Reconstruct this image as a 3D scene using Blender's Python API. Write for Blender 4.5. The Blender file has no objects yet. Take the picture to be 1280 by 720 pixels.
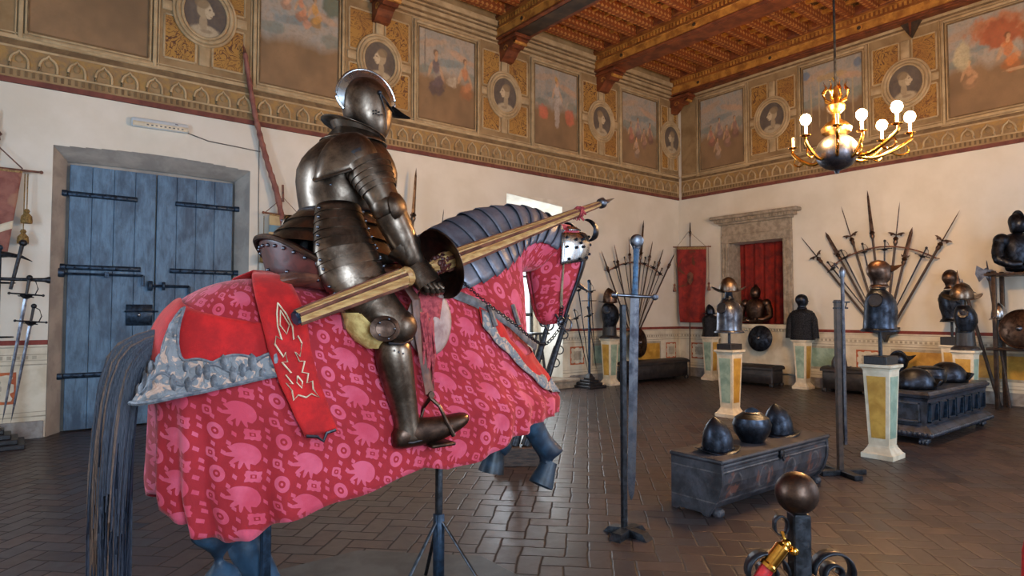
import bpy, bmesh, math, random
import numpy as np
from mathutils import Vector, Matrix
from mathutils.bvhtree import BVHTree
from math import sin, cos, pi, radians, sqrt, atan2
random.seed(7)
C = bpy.context.scene.collection
V = Vector

# ------------------------------------------------------------------ camera
CAM = V((0, 0, 1.6)); YAW = radians(38.2); PIT = radians(2.26); FPX = 787.0
FW = V((sin(YAW)*cos(PIT), cos(YAW)*cos(PIT), sin(PIT))); RT = V((cos(YAW), -sin(YAW), 0)); UP = RT.cross(FW)
def ray(x, y): return FW + RT*((x-640)/FPX) - UP*((y-360)/FPX)
def at(x, y, X=None, Y=None, Z=None):
    """measured point: where the sight line of the survey meets a known plane of the room"""
    r = ray(x, y)
    t = (X/r.x) if X is not None else (Y/r.y) if Y is not None else ((Z-1.6)/r.z)
    return CAM + r*t
cam = bpy.data.cameras.new('camera'); co = bpy.data.objects.new('camera', cam); C.objects.link(co)
co.location = CAM; co.rotation_euler = Matrix((RT, UP, -FW)).transposed().to_euler()
cam.sensor_width = 36; cam.lens = 36*FPX/1280; cam.clip_start = .05
bpy.context.scene.camera = co

# ------------------------------------------------------------------ materials
def lin(c):
    c /= 255.0
    return c/12.92 if c <= .04045 else ((c+.055)/1.055)**2.4
def rgb(r, g, b): return (lin(r), lin(g), lin(b), 1)
class S:
    """tiny node algebra"""
    def __init__(s, t, o): s.t = t; s.o = o
    def _m(s, op, b=None, c=None):
        n = s.t.nodes.new('ShaderNodeMath'); n.operation = op
        for i, v in enumerate((s, b, c)):
            if v is None: continue
            if isinstance(v, S): s.t.links.new(v.o, n.inputs[i])
            else: n.inputs[i].default_value = v
        return S(s.t, n.outputs[0])
    def __add__(s, b): return s._m('ADD', b)
    __radd__ = __add__
    def __sub__(s, b): return s._m('SUBTRACT', b)
    def __rsub__(s, b): return (s*-1)+b
    def __mul__(s, b): return s._m('MULTIPLY', b)
    __rmul__ = __mul__
    def __truediv__(s, b): return s._m('DIVIDE', b)
    def fl(s): return s._m('FLOOR')
    def fr(s): return s-s.fl()
    def abs(s): return s._m('ABSOLUTE')
    def sin(s): return s._m('SINE')
    def sqrt(s): return s._m('SQRT')
    def mx(s, b): return s._m('MAXIMUM', b)
    def mn(s, b): return s._m('MINIMUM', b)
    def lt(s, b): return s._m('LESS_THAN', b)
    def gt(s, b): return s._m('GREATER_THAN', b)
    def mod(s, b): return s-(s/b).fl()*b
    def at2(s, b): return s._m('ARCTAN2', b)
    def sm(s, a, b):
        n = s.t.nodes.new('ShaderNodeMapRange'); n.interpolation_type = 'SMOOTHSTEP'
        s.t.links.new(s.o, n.inputs[0]); n.inputs[1].default_value = a; n.inputs[2].default_value = b
        return S(s.t, n.outputs[0])
class Mat:
    def __init__(s, name):
        s.m = bpy.data.materials.new(name); s.m.use_nodes = True; s.t = s.m.node_tree
        s.b = s.t.nodes['Principled BSDF']
    def n(s, typ, **k):
        n = s.t.nodes.new(typ)
        for a, v in k.items(): setattr(n, a, v)
        return n
    def coord(s, kind='Object'):
        if kind == 'World': o = s.n('ShaderNodeNewGeometry').outputs['Position']
        else: o = s.n('ShaderNodeTexCoord').outputs[kind]
        return o
    def xyz(s, o):
        n = s.n('ShaderNodeSeparateXYZ'); s.t.links.new(o, n.inputs[0])
        return [S(s.t, q) for q in n.outputs]
    def vec(s, x, y, z=0.0):
        n = s.n('ShaderNodeCombineXYZ')
        for i, v in enumerate((x, y, z)):
            if isinstance(v, S): s.t.links.new(v.o, n.inputs[i])
            else: n.inputs[i].default_value = v
        return n.outputs[0]
    def noise(s, o, scale, detail=4, rough=.55, dist=0, sc3=None):
        if sc3:
            mp = s.n('ShaderNodeMapping'); mp.inputs['Scale'].default_value = sc3; s.t.links.new(o, mp.inputs[0]); o = mp.outputs[0]
        n = s.n('ShaderNodeTexNoise'); n.inputs['Scale'].default_value = scale; n.inputs['Detail'].default_value = detail
        n.inputs['Roughness'].default_value = rough; n.inputs['Distortion'].default_value = dist
        s.t.links.new(o, n.inputs['Vector']); return S(s.t, n.outputs[0])
    def white(s, o):
        n = s.n('ShaderNodeTexWhiteNoise'); s.t.links.new(o, n.inputs[0]); return S(s.t, n.outputs['Value'])
    def mix(s, f, a, b):
        n = s.n('ShaderNodeMix', data_type='RGBA')
        for i, v in ((0, f), (6, a), (7, b)):
            if isinstance(v, S): s.t.links.new(v.o, n.inputs[i])
            elif isinstance(v, bpy.types.NodeSocket): s.t.links.new(v, n.inputs[i])
            else: n.inputs[i].default_value = v
        return n.outputs[2]
    def ramp(s, f, *st):
        n = s.n('ShaderNodeValToRGB'); e = n.color_ramp.elements
        while len(e) < len(st): e.new(.5)
        for q, (p, c) in zip(e, st): q.position = p; q.color = c
        s.t.links.new(f.o, n.inputs[0]); return n.outputs[0]
    def set(s, base=None, rough=None, metal=None, bump=None, bs=.3, bd=.02, **k):
        for nm, v in (('Base Color', base), ('Roughness', rough), ('Metallic', metal)):
            if v is None: continue
            if isinstance(v, S): s.t.links.new(v.o, s.b.inputs[nm])
            elif isinstance(v, bpy.types.NodeSocket): s.t.links.new(v, s.b.inputs[nm])
            else: s.b.inputs[nm].default_value = v
        if bump is not None:
            n = s.n('ShaderNodeBump'); n.inputs['Strength'].default_value = bs; n.inputs['Distance'].default_value = bd
            s.t.links.new(bump.o, n.inputs['Height']); s.t.links.new(n.outputs[0], s.b.inputs['Normal'])
        for a, v in k.items(): s.b.inputs[a.replace('_', ' ')].default_value = v
        return s.m

def simple(name, c1, c2=None, rough=.6, metal=0, scale=12, bump=.15, sc3=None, lo=.35, hi=.65, bd=.01, **k):
    m = Mat(name); c2 = c2 or tuple(v*.6 for v in c1[:3])+(1,)
    n = m.noise(m.coord(), scale, 6, .6, .3, sc3)
    return m.set(m.mix(n.sm(lo, hi), c2, c1), rough, metal, n if bump else None, bump, bd, **k)
def steel(name, c1, c2, rough=(.28, .5), scale=9, metal=1.0):
    m = Mat(name); o = m.coord()
    n = m.noise(o, scale, 7, .65, .4); n2 = m.noise(o, 90, 3)
    f = n.sm(.34, .68)
    return m.set(m.mix(f, c2, c1), f*(rough[0]-rough[1])+rough[1], metal, n*.6+n2*.4, .12, .006)
M = {}
M['steel_brown'] = steel('browned_steel', rgb(132, 116, 102), rgb(70, 56, 46), (.30, .46))
M['steel_grey'] = steel('grey_steel', rgb(124, 126, 134), rgb(70, 70, 78), (.30, .48))
M['steel_bright'] = steel('bright_steel', rgb(205, 210, 215), rgb(140, 140, 142), (.16, .34))
M['steel_dark'] = steel('blackened_steel', rgb(66, 72, 84), rgb(32, 33, 38), (.34, .52))
M['steel_rust'] = steel('russet_steel', rgb(112, 88, 74), rgb(58, 44, 38), (.32, .52))
M['steel_neck'] = steel('grey_neck_steel', rgb(124, 124, 134), rgb(92, 90, 100), (.42, .55), 7, .5)
M['silver_relief'] = simple('silver_thread_relief', rgb(134, 134, 138), rgb(92, 96, 104), .62, .3, 40, .5)
M['iron'] = simple('black_iron', rgb(58, 60, 66), rgb(30, 30, 33), .42, .7, 30, .2, Specular_IOR_Level=.5)
M['iron_blue'] = simple('blue_iron', rgb(48, 68, 90), rgb(28, 40, 54), .4, .6, 20, .15)
M['grip_blue'] = simple('blue_leather_grip', rgb(62, 104, 140), rgb(34, 58, 84), .5, .1, 30, .2)
M['black_wood'] = simple('black_wood', rgb(40, 38, 42), rgb(22, 20, 22), .45, 0, 14, .3, (1, 6, 1))
M['dark_wood'] = simple('dark_wood', rgb(82, 62, 50), rgb(40, 30, 26), .5, 0, 10, .3, (1, 1, 6))
M['pole_wood'] = simple('pole_wood', rgb(74, 54, 42), rgb(42, 30, 24), .5, 0, 14, .15)
M['lance_wood'] = simple('painted_lance_wood', rgb(196, 156, 100), rgb(160, 112, 66), .38, 0, 10, .1, (.5, 6, 6), .35, .65)
M['lance_dark'] = simple('lance_red_brown', rgb(120, 74, 58), rgb(78, 44, 36), .4, 0, 12, .15)
M['leather_red'] = simple('oxblood_leather', rgb(96, 44, 38), rgb(50, 26, 24), .38, 0, 14, .15, lo=.3, hi=.7)
M['leather_grey'] = simple('worn_grey_leather', rgb(112, 106, 106), rgb(72, 64, 64), .6, 0, 16, .2)
M['leather_pale'] = simple('pale_leather', rgb(178, 150, 140), rgb(140, 104, 98), .6, 0, 9, .2)
M['leather_brown'] = simple('brown_leather', rgb(126, 78, 58), rgb(76, 44, 34), .5, 0, 12, .2)
M['buff_cloth'] = simple('buff_cloth', rgb(206, 176, 110), rgb(160, 124, 66), .85, 0, 22, .5)
M['red_tassel'] = simple('faded_red_silk', rgb(178, 70, 74), rgb(128, 36, 44), .8, 0, 40, .4)
M['gold_tassel'] = simple('gold_cord', rgb(150, 120, 66), rgb(96, 72, 36), .8, 0, 40, .5)
M['cord'] = simple('linen_cord', rgb(150, 130, 104), rgb(110, 92, 72), .8, 0, 40, .2)
M['brass'] = simple('polished_brass', rgb(236, 180, 84), rgb(190, 128, 48), .18, 1, 10, .05)
M['brass_dark'] = simple('aged_brass', rgb(190, 150, 92), rgb(110, 80, 44), .3, 1, 8, .1)
M['rope_red'] = simple('red_barrier_rope', rgb(205, 30, 30), rgb(150, 14, 18), .6, 0, 60, .3)
M['plaster'] = None
M['white_cream'] = simple('cream_painted_wood', rgb(222, 212, 190), rgb(200, 186, 160), .5, 0, 6, .1)
M['mint'] = simple('mint_marbling', rgb(164, 186, 168), rgb(126, 152, 136), .45, 0, 5, .05)
M['ochre'] = simple('ochre_marbling', rgb(208, 164, 74), rgb(170, 124, 44), .45, 0, 5, .05, lo=.3, hi=.7)
M['stone'] = simple('grey_stone', rgb(164, 150, 132), rgb(132, 120, 104), .8, 0, 8, .4)
M['horn'] = simple('mannequin_blue_grey', rgb(48, 76, 100), rgb(26, 38, 54), .5, 0, 7, .2)
M['hoof'] = simple('hoof_black', rgb(46, 62, 78), rgb(24, 30, 38), .45, 0, 9, .2)
M['hair'] = simple('dark_horse_hair', rgb(56, 60, 74), rgb(22, 26, 38), .45, 0, 60, .3, (8, 8, .6))
M['hair_brown'] = simple('brown_horse_hair', rgb(112, 84, 66), rgb(66, 48, 40), .5, 0, 60, .3, (8, 8, .6))
M['plate'] = simple('platform_slate', rgb(72, 74, 74), rgb(50, 52, 54), .45, .1, 5, .1)
M['white_plastic'] = simple('lamp_plastic', rgb(205, 212, 216), rgb(190, 198, 204), .35, 0, 3, 0)
M['thread'] = simple('cream_thread', rgb(226, 206, 176), rgb(200, 172, 140), .7, 0, 40, .2)
M['cable'] = simple('grey_cable', rgb(120, 112, 104), rgb(100, 92, 86), .6, 0, 20, 0)
M['white_glow'] = None

def velvet():
    m = Mat('scarlet_velvet'); o = m.coord(); n = m.noise(o, 7, 6, .7)
    c = m.mix(n.sm(.35, .68), rgb(158, 6, 12), rgb(204, 20, 20))
    m.b.inputs['Sheen Weight'].default_value = .35; m.b.inputs['Sheen Tint'].default_value = (1, .3, .25, 1)
    return m.set(c, .85, 0, m.noise(o, 180, 2), .25, .004)
M['velvet'] = velvet()

def brocade():
    m = Mat('red_brocade_velvet'); t = m.t
    u, v, _ = m.xyz(m.coord('UV'))
    # lattice of the weave: pomegranate, ring, square, small square
    a = u/.235; b = (v + u*.29)/.168
    nz = m.noise(m.coord('UV'), 22, 2)
    def cell(ca, cb):
        x = ((a-ca+.5).fr()-.5)*.235; y = ((b-cb+.5).fr()-.5)*.168
        return x, y
    x, y = cell(0, 0)
    r = (x*x*.8+y*y*1.15).sqrt(); th = y.at2(x)
    jag = (th*11.0).sin()*.010
    side = (x*-.6+y*-.8).sm(.0, .03)
    blob = (r+jag*side*1.6+side*.002).lt(.050)
    x, y = cell(.60, .46); r = (x*x+y*y*.85).sqrt()
    ring = r.lt(.030)*r.gt(.0135); ring = ring.mx(r.lt(.0055))
    x, y = cell(.13, .50); ax = x.abs(); ay = y.abs()
    th = y.at2(x)
    sq = (ax.mx(ay*1.25)+(th*8).sin()*.002).lt(.027)*(ax.mx(ay*1.3)).gt(.010); sq = sq.mx(ax.mx(ay).lt(.0045))
    x, y = cell(.499, -.088); r = (x*x+y*y).sqrt(); ss = x.abs().mx(y.abs())
    s2 = (ss*.6+r*.4).lt(.019)*(ss*.6+r*.4).gt(.0095); s2 = s2.mx(r.lt(.004))
    leaves = None
    for ca, cb in ((.30, .26), (.78, .22), (.36, .66), (.84, .72), (.30, -.08), (.70, -.02), (.87, .46), (.36, .48), (.58, .80), (.55, .14)):
        x, y = cell(ca, cb); q = ((x+y*.5).abs()*1.3+(y-x*.4).abs()).lt(.0145)
        leaves = q if leaves is None else leaves.mx(q)
    f = blob.mx(ring).mx(sq).mx(s2).mx(leaves)
    n = m.noise(m.coord(), 5, 5, .6)
    pink = m.mix(n.sm(.35, .65), rgb(208, 86, 110), rgb(188, 56, 78))
    red = m.mix(n.sm(.3, .7), rgb(166, 26, 38), rgb(144, 14, 26))
    m.b.inputs['Sheen Weight'].default_value = .3; m.b.inputs['Sheen Tint'].default_value = (1, .5, .5, 1)
    h = f*.6+m.noise(m.coord(), 220, 2)*.3+m.noise(m.coord(), 9, 3)*1.2
    return m.set(m.mix(f, red, pink), .85, 0, h, .35, .006)
M['brocade'] = brocade()

def embroidery():
    m = Mat('silver_embroidery'); o = m.coord()
    n = m.noise(o, 20, 3, .5, 1.6); k = n.sm(.43, .49)
    c = m.mix(k, rgb(190, 158, 140), rgb(124, 124, 126))
    return m.set(c, .7, .1, n, .8, .02)
M['embroidery'] = embroidery()

def plaster():
    m = Mat('aged_wall_plaster'); o = m.coord('World'); n = m.noise(o, 1.1, 6, .6); n2 = m.noise(o, 30, 4)
    c = m.mix(n.sm(.3, .7), rgb(208, 201, 186), rgb(220, 214, 202))
    return m.set(c, .85, 0, n2*.4+n*.6, .15, .02)
M['plaster'] = plaster()
M['reveal'] = simple('grey_reveal_plaster', rgb(178, 172, 164), rgb(152, 147, 141), .85, 0, 3, .3)
M['reveal_white'] = simple('white_reveal_plaster', rgb(226, 220, 206), rgb(206, 198, 182), .85, 0, 2, .15)
M['plinth'] = simple('grey_plinth_paint', rgb(152, 150, 146), rgb(120, 112, 108), .7, 0, 5, .15)
M['dado'] = simple('cream_dado_paint', rgb(218, 211, 192), rgb(196, 186, 164), .75, 0, 3, .1)
M['dado_line'] = simple('grey_dado_line', rgb(176, 168, 150), rgb(156, 146, 128), .75, 0, 10, .1)
M['dado_red'] = simple('red_dado_line', rgb(136, 62, 52), rgb(112, 46, 40), .75, 0, 6, .1)
M['dado_orange'] = simple('orange_ornament', rgb(188, 104, 60), rgb(160, 80, 50), .75, 0, 10, .1)
M['fr_red'] = simple('frieze_red_band', rgb(120, 66, 54), rgb(96, 50, 42), .75, 0, 6, .1)
M['fr_ground'] = simple('frieze_ground', rgb(156, 130, 92), rgb(128, 102, 68), .8, 0, 3, .15, lo=.3, hi=.7)
M['fr_light'] = simple('frieze_pale_moulding', rgb(188, 164, 126), rgb(158, 134, 98), .8, 0, 4, .15, lo=.3, hi=.7)
M['fr_dark'] = simple('frieze_dark_moulding', rgb(122, 98, 66), rgb(98, 76, 50), .8, 0, 6, .15)
M['fr_ochre'] = simple('frieze_ochre_shade', rgb(160, 126, 72), rgb(132, 108, 78), .8, 0, 9, .15, lo=.35, hi=.65)

def scrolls():
    m = Mat('gold_scrollwork'); o = m.coord('World')
    n = m.noise(o, 3.6, 2, .5, 2.6); l = ((n*6).fr()-.5).abs().lt(.15)
    k = m.noise(o, 3, 2).sm(.42, .5)
    c = m.mix(l*k, rgb(166, 124, 60), rgb(90, 58, 40)); c = m.mix(m.noise(o, 1.6, 3).sm(.4, .7), c, rgb(150, 106, 52))
    m2 = m.mix(l*.6, c, rgb(100, 62, 34))
    return m.set(m2, .75, 0, n, .1)
M['scroll'] = scrolls()

def floor_mat():
    m = Mat('herringbone_brick'); X, Y, Z = m.xyz(m.coord('World'))
    W = .15
    a = (X+Y)*(.7071/W); b = (Y-X)*(.7071/W)
    wob = m.noise(m.coord('World'), 5, 2)
    a = a+(wob-.5)*.22; b = b+(m.noise(m.coord('World'), 4.1, 2)-.5)*.22
    i = a.fl(); j = b.fl(); fu = a-i; fv = b-j
    k = (i-j).mod(4.0)
    k0 = k.lt(.5); k1 = k.gt(.5)*k.lt(1.5); k2 = k.gt(1.5)*k.lt(2.5); k3 = k.gt(2.5)
    BIG = 9.0
    dl = fu+k1*BIG; dr = 1-fu+k0*BIG; db = fv+k2*BIG; dt = 1-fv+k3*BIG
    d = dl.mn(dr).mn(db).mn(dt)
    idx = i-k1; idy = j-k2
    rnd = m.white(m.vec(idx, idy)); rnd2 = m.white(m.vec(idy, idx, 3.3))
    joint = d.sm(.0, .075)
    o = m.coord('World'); n = m.noise(o, 9, 6, .65); big = m.noise(o, .7, 4)
    base = m.mix(rnd, rgb(48, 39, 38), rgb(72, 57, 52))
    base = m.mix(rnd2.gt(.72), base, rgb(60, 54, 54))
    base = m.mix(n.sm(.35, .8)*.5, base, rgb(54, 42, 40))
    base = m.mix(big.sm(.4, .7)*.4, base, rgb(66, 60, 62))
    c = m.mix(joint, rgb(30, 22, 20), base)
    return m.set(c, (1-joint)*.3+n*.26+rnd*.10+.20, 0, joint*.8+n*.35+rnd*.35, .38, .012, Specular_IOR_Level=.42)
M['floor'] = floor_mat()

def door_mat():
    m = Mat('blue_painted_door'); o = m.coord('World')
    n = m.noise(o, 3.0, 7, .7, .3, (2, 2, .7)); n2 = m.noise(o, 14, 4, .6, 0, (3, 1, .3))
    c = m.mix(n.sm(.3, .72), rgb(52, 74, 98), rgb(98, 132, 162)); c = m.mix(n2.sm(.5, .75)*.5, c, rgb(50, 66, 86))
    return m.set(c, .55, 0, n2, .2, .01)
M['door'] = door_mat()

def joist_mat():
    m = Mat('painted_joist'); X, Y, Z = m.xyz(m.coord('World'))
    a = ((X/.11).fr()-.5).abs(); b = ((Z/.11+Y/.11).fr()-.5).abs(); f = (a+b).lt(.36)
    o = m.coord('World'); n = m.noise(o, 7, 5)
    c = m.mix(f, rgb(140, 70, 30), rgb(192, 134, 74)); c = m.mix(n.sm(.45, .75)*.6, c, rgb(96, 48, 26))
    return m.set(c, .55, 0, n, .2)
M['joist'] = joist_mat()
def board_mat():
    m = Mat('painted_ceiling_boards'); X, Y, Z = m.xyz(m.coord('World'))
    a = (X/.36).fr(); e = a.lt(.12); t = (a-.56).abs().lt(.2)
    r = m.white(m.vec((X/.36).fl(), (Y/.48).fl()))
    o = m.coord('World'); n = m.noise(o, 18, 4, .6, 1.0)
    c = m.mix(r.gt(.55), rgb(58, 42, 26), rgb(118, 46, 26)); c = m.mix(n.sm(.5, .56)*.7, c, rgb(176, 118, 62)); c = m.mix(e, c, rgb(150, 82, 36))
    return m.set(c, .6, 0, n, .2)
M['board'] = board_mat()
def beam_mat():
    m = Mat('painted_beam'); o = m.coord('World'); n = m.noise(o, 5, 6, .65, .2, (1, .4, 1))
    X, Y, Z = m.xyz(o)
    c = m.mix(n.sm(.35, .65), rgb(112, 62, 26), rgb(158, 98, 44))
    return m.set(c, .5, 0, n, .2)
M['beam'] = beam_mat()
M['beam_yellow'] = simple('yellow_beam_band', rgb(190, 134, 60), rgb(140, 88, 36), .5, 0, 5, .1)
M['beam_red'] = simple('red_beam_edge', rgb(126, 66, 34), rgb(88, 42, 22), .5, 0, 5, .1)
M['beam_dark'] = simple('dark_beam_soffit', rgb(70, 54, 40), rgb(40, 32, 26), .5, 0, 5, .2)
def banner_mat(name, c1, c2, c3=None):
    m = Mat(name); o = m.coord(); n = m.noise(o, 5, 6, .65, .4)
    c = m.mix(n.sm(.35, .7), c1, c2)
    if c3: c = m.mix(m.noise(o, 2.2, 3, .5, .8).sm(.6, .66), c, c3)
    return m.set(c, .85, 0, m.noise(o, 60, 3), .2, .01)
M['banner_red'] = banner_mat('crimson_banner_cloth', rgb(150, 44, 36), rgb(104, 26, 26), rgb(96, 52, 30))
M['banner_pink'] = banner_mat('faded_pink_cloth', rgb(146, 96, 84), rgb(112, 62, 56), rgb(154, 112, 92))
M['banner_edge'] = simple('gold_braid', rgb(168, 136, 88), rgb(120, 88, 50), .7, 0, 50, .4)
M['curtain'] = banner_mat('red_curtain_cloth', rgb(138, 28, 18), rgb(84, 12, 10))
def stripe_mat():
    m = Mat('blue_cream_striped_cloth'); X, Y, Z = m.xyz(m.coord('World')); f = ((Z/.26).fr()).lt(.42)
    n = m.noise(m.coord(), 8, 4)
    return m.set(m.mix(n.sm(.4, .8)*.5, m.mix(f, rgb(186, 164, 122), rgb(96, 136, 158)), rgb(130, 108, 76)), .85)
M['stripes'] = stripe_mat()
def mail_mat():
    m = Mat('iron_mail'); n = m.n('ShaderNodeTexVoronoi'); n.inputs['Scale'].default_value = 75
    m.t.links.new(m.coord(), n.inputs['Vector']); f = S(m.t, n.outputs[0])
    return m.set(m.mix(f.sm(.1, .6), rgb(74, 76, 82), rgb(22, 22, 26)), .45, .8, f, .7, .01)
M['mail'] = mail_mat()
def chest_mat():
    m = Mat('worn_painted_chest'); X, Y, Z = m.xyz(m.coord())
    n = m.noise(m.coord(), 6, 7, .7, .2); n2 = m.noise(m.coord(), 3, 4, .6, 2)
    c = m.mix(n.sm(.35, .72), rgb(34, 32, 36), rgb(70, 68, 74))
    a = ((X/.42).fr()-.5)*.42; r = (a*a*1.4+(Z-.24)*(Z-.24)).sqrt()
    l = (r-.09).abs().lt(.008).mx((Z-.36).abs().lt(.005)).mx((Z-.12).abs().lt(.005))
    c = m.mix(n2.sm(.5, .56)*(r.lt(.15))*.7, c, rgb(104, 62, 50)); c = m.mix(l*n.sm(.35, .6)*.45, c, rgb(120, 112, 108))
    return m.set(c, n*.3+.35, 0, n, .3, .012)
M['chest_paint'] = chest_mat()
M['chest_black'] = simple('black_carved_wood', rgb(56, 62, 76), rgb(26, 28, 34), .38, 0, 9, .35)
M['chest_brown'] = simple('old_dark_chest_wood', rgb(48, 42, 42), rgb(26, 23, 24), .5, 0, 9, .3)
m = Mat('painted_by_hand'); vc = m.n('ShaderNodeVertexColor'); vc.layer_name = 'Col'
nn = m.noise(m.coord('World'), 26, 4); M['paint'] = m.set(m.mix(nn.sm(.4, .8)*.35, vc.outputs[0], rgb(120, 98, 66)), .7, 0, nn, .12, .01)
def emit(name, c, s):
    m = Mat(name); m.b.inputs['Emission Color'].default_value = c; m.b.inputs['Emission Strength'].default_value = s
    return m.set((0, 0, 0, 1), .5)
M['bulb'] = emit('lit_bulb', (1, .56, .22, 1), 1050)
m = Mat('window_glass'); gl = m.b; gl.inputs['Transmission Weight'].default_value = 1; gl.inputs['Roughness'].default_value = 0; gl.inputs['IOR'].default_value = 1.02
M['glass'] = m.m

# ------------------------------------------------------------------ mesh builder
def basis(d, up=V((0, 0, 1))):
    d = V(d).normalized(); s = d.cross(up)
    if s.length < 1e-4: s = d.cross(V((1, 0, 0)))
    s.normalize(); return s, s.cross(d).normalized()
class MB:
    def __init__(s, m=None): s.v = []; s.f = []; s.m = m or Matrix(); s.uv = None
    def add(s, vs, fs):
        k = len(s.v); s.v += [s.m @ V(p) for p in vs]; s.f += [tuple(i+k for i in f) for f in fs]; return s
    def box(s, x0, x1, y0, y1, z0, z1, bev=0):
        x0, x1 = min(x0, x1), max(x0, x1); y0, y1 = min(y0, y1), max(y0, y1)
        if bev <= 0:
            return s.add([(x, y, z) for x in (x0, x1) for y in (y0, y1) for z in (z0, z1)],
                         [(0, 1, 3, 2), (4, 6, 7, 5), (0, 4, 5, 1), (2, 3, 7, 6), (0, 2, 6, 4), (1, 5, 7, 3)])
        b = min(bev, (x1-x0)*.45, (y1-y0)*.45, (z1-z0)*.45)
        def rg(z, i): return [(x0+i+b, y0+i, z), (x1-i-b, y0+i, z), (x1-i, y0+i+b, z), (x1-i, y1-i-b, z), (x1-i-b, y1-i, z), (x0+i+b, y1-i, z), (x0+i, y1-i-b, z), (x0+i, y0+i+b, z)]
        return s.loft([rg(z0, b*.7), rg(z0+b, 0), rg(z1-b, 0), rg(z1, b*.7)])
    def loft(s, rings, closed=True, cap=True):
        n = len(rings[0]); vs = [p for r in rings for p in r]; fs = []
        for i in range(len(rings)-1):
            for j in range(n if closed else n-1):
                q = (j+1) % n; fs.append((i*n+j, i*n+q, (i+1)*n+q, (i+1)*n+j))
        if cap and closed:
            fs.append(tuple(range(n-1, -1, -1))); fs.append(tuple((len(rings)-1)*n+j for j in range(n)))
        return s.add(vs, fs)
    def tube(s, pts, r, n=8, cap=True, flat=1.0, up=V((0, 0, 1))):
        pts = [V(p) for p in pts]; rs = r if isinstance(r, (list, tuple)) else [r]*len(pts); rings = []
        for i, p in enumerate(pts):
            d = (pts[min(i+1, len(pts)-1)]-pts[max(i-1, 0)]); a, b = basis(d, up)
            rings.append([p+a*(cos(t)*rs[i])+b*(sin(t)*rs[i]*flat) for t in [2*pi*k/n for k in range(n)]])
        return s.loft(rings, True, cap)
    def lathe(s, prof, n=24, c=(0, 0, 0), axis=(0, 0, 1), sx=1, sy=1, cap=True):
        c = V(c); ax = V(axis).normalized(); a, b = basis(ax, V((0, 0, 1)) if abs(ax.z) < .95 else V((0, 1, 0)))
        return s.loft([[c+ax*z+a*(cos(t)*r*sx)+b*(sin(t)*r*sy) for t in [2*pi*k/n for k in range(n)]] for r, z in prof], True, cap)
    def ball(s, c, rx, ry=None, rz=None, n=20, m=12):
        ry = ry or rx; rz = rz or rx; c = V(c)
        return s.loft([[c+V((cos(t)*rx*sin(p), sin(t)*ry*sin(p), -cos(p)*rz)) for t in [2*pi*k/n for k in range(n)]] for p in [.02+(pi-.04)*i/m for i in range(m+1)]])
    def prism(s, poly, h, o=(0, 0, 0), ax=(1, 0, 0), ay=(0, 0, 1)):
        """polygon in the (ax, ay) plane through o, centred thickness h"""
        o = V(o); ax = V(ax).normalized(); ay = V(ay).normalized(); nz = ax.cross(ay).normalized()*(h/2); n = len(poly)
        vs = [o+ax*x+ay*y-nz for x, y in poly]+[o+ax*x+ay*y+nz for x, y in poly]
        return s.add(vs, [tuple(range(n-1, -1, -1)), tuple(range(n, 2*n))]+[(i, (i+1) % n, n+(i+1) % n, n+i) for i in range(n)])
    def blade(s, base, tip, w, t, up=V((0, 1, 0)), w1=None, n=2):
        """a diamond-section blade tapering to its tip"""
        base = V(base); tip = V(tip); a, b = basis(tip-base, up); w1 = w*.6 if w1 is None else w1
        def rg(p, ww, tt): return [p+a*ww, p+b*tt, p-a*ww, p-b*tt]
        return s.loft([rg(base, w, t), rg(base.lerp(tip, .82), w1, t*.8), rg(tip, w*.03, t*.05)])
    def grid(s, fn, nu, nv, closed_u=False):
        vs = [fn(i/(nu-1 if not closed_u else nu), j/(nv-1)) for j in range(nv) for i in range(nu)]; fs = []
        for j in range(nv-1):
            for i in range(nu if closed_u else nu-1):
                q = (i+1) % nu; fs.append((j*nu+i, j*nu+q, (j+1)*nu+q, (j+1)*nu+i))
        return s.add(vs, fs)
    def lames(s, path, rx, ry, n, flare=.06, seg=20, up=V((0, 1, 0)), a0=0, a1=2*pi, cap=False, sub=2):
        """n overlapping rings of plate along a path; rx lies along up"""
        path = [V(p) for p in path]; K = len(path)-1
        def smp(L, t):
            x = t*K; i = min(int(x), K-1); f = x-i
            return L[i]*(1-f)+L[i+1]*f if not isinstance(L[i], Vector) else L[i].lerp(L[i+1], f)
        rings = []; full = abs(a1-a0-2*pi) < .01; cnt = seg if full else seg+1
        for i in range(n):
            for f, g in [(0, 1.0)]+[(k/sub, 1+flare*k/sub) for k in range(1, sub+1)]+[(1, .995)]:
                t = (i+f*.999)/n; p = smp(path, t); d = smp(path, min(1, t+.05))-smp(path, max(0, t-.05)); d.normalize()
                u = (up-d*up.dot(d)).normalized(); w = d.cross(u)
                X = smp(rx, t)*g; Y = smp(ry, t)*g
                rings.append([p+u*(cos(a)*X)+w*(sin(a)*Y) for a in [a0+(a1-a0)*k/seg for k in range(cnt)]])
        return s.loft(rings, full, cap)
    def build(s, name, mat, parent=None, smooth=True, ang=38, world=False, solid=0, subd=0, bevel=0):
        me = bpy.data.meshes.new(name)
        off = V(parent.location) if (world and parent) else V((0, 0, 0))
        me.from_pydata([tuple(p-off) for p in s.v], [], s.f)
        bm = bmesh.new(); bm.from_mesh(me); bmesh.ops.remove_doubles(bm, verts=bm.verts, dist=1e-5)
        bmesh.ops.recalc_face_normals(bm, faces=bm.faces); bm.to_mesh(me); bm.free()
        me.materials.append(M[mat] if isinstance(mat, str) else mat)
        if smooth:
            for p in me.polygons: p.use_smooth = True
            if not subd: me.set_sharp_from_angle(angle=radians(ang))
        o = bpy.data.objects.new(name, me); C.objects.link(o); o.parent = parent
        if solid: md = o.modifiers.new('solid', 'SOLIDIFY'); md.thickness = solid; md.offset = -1
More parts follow.
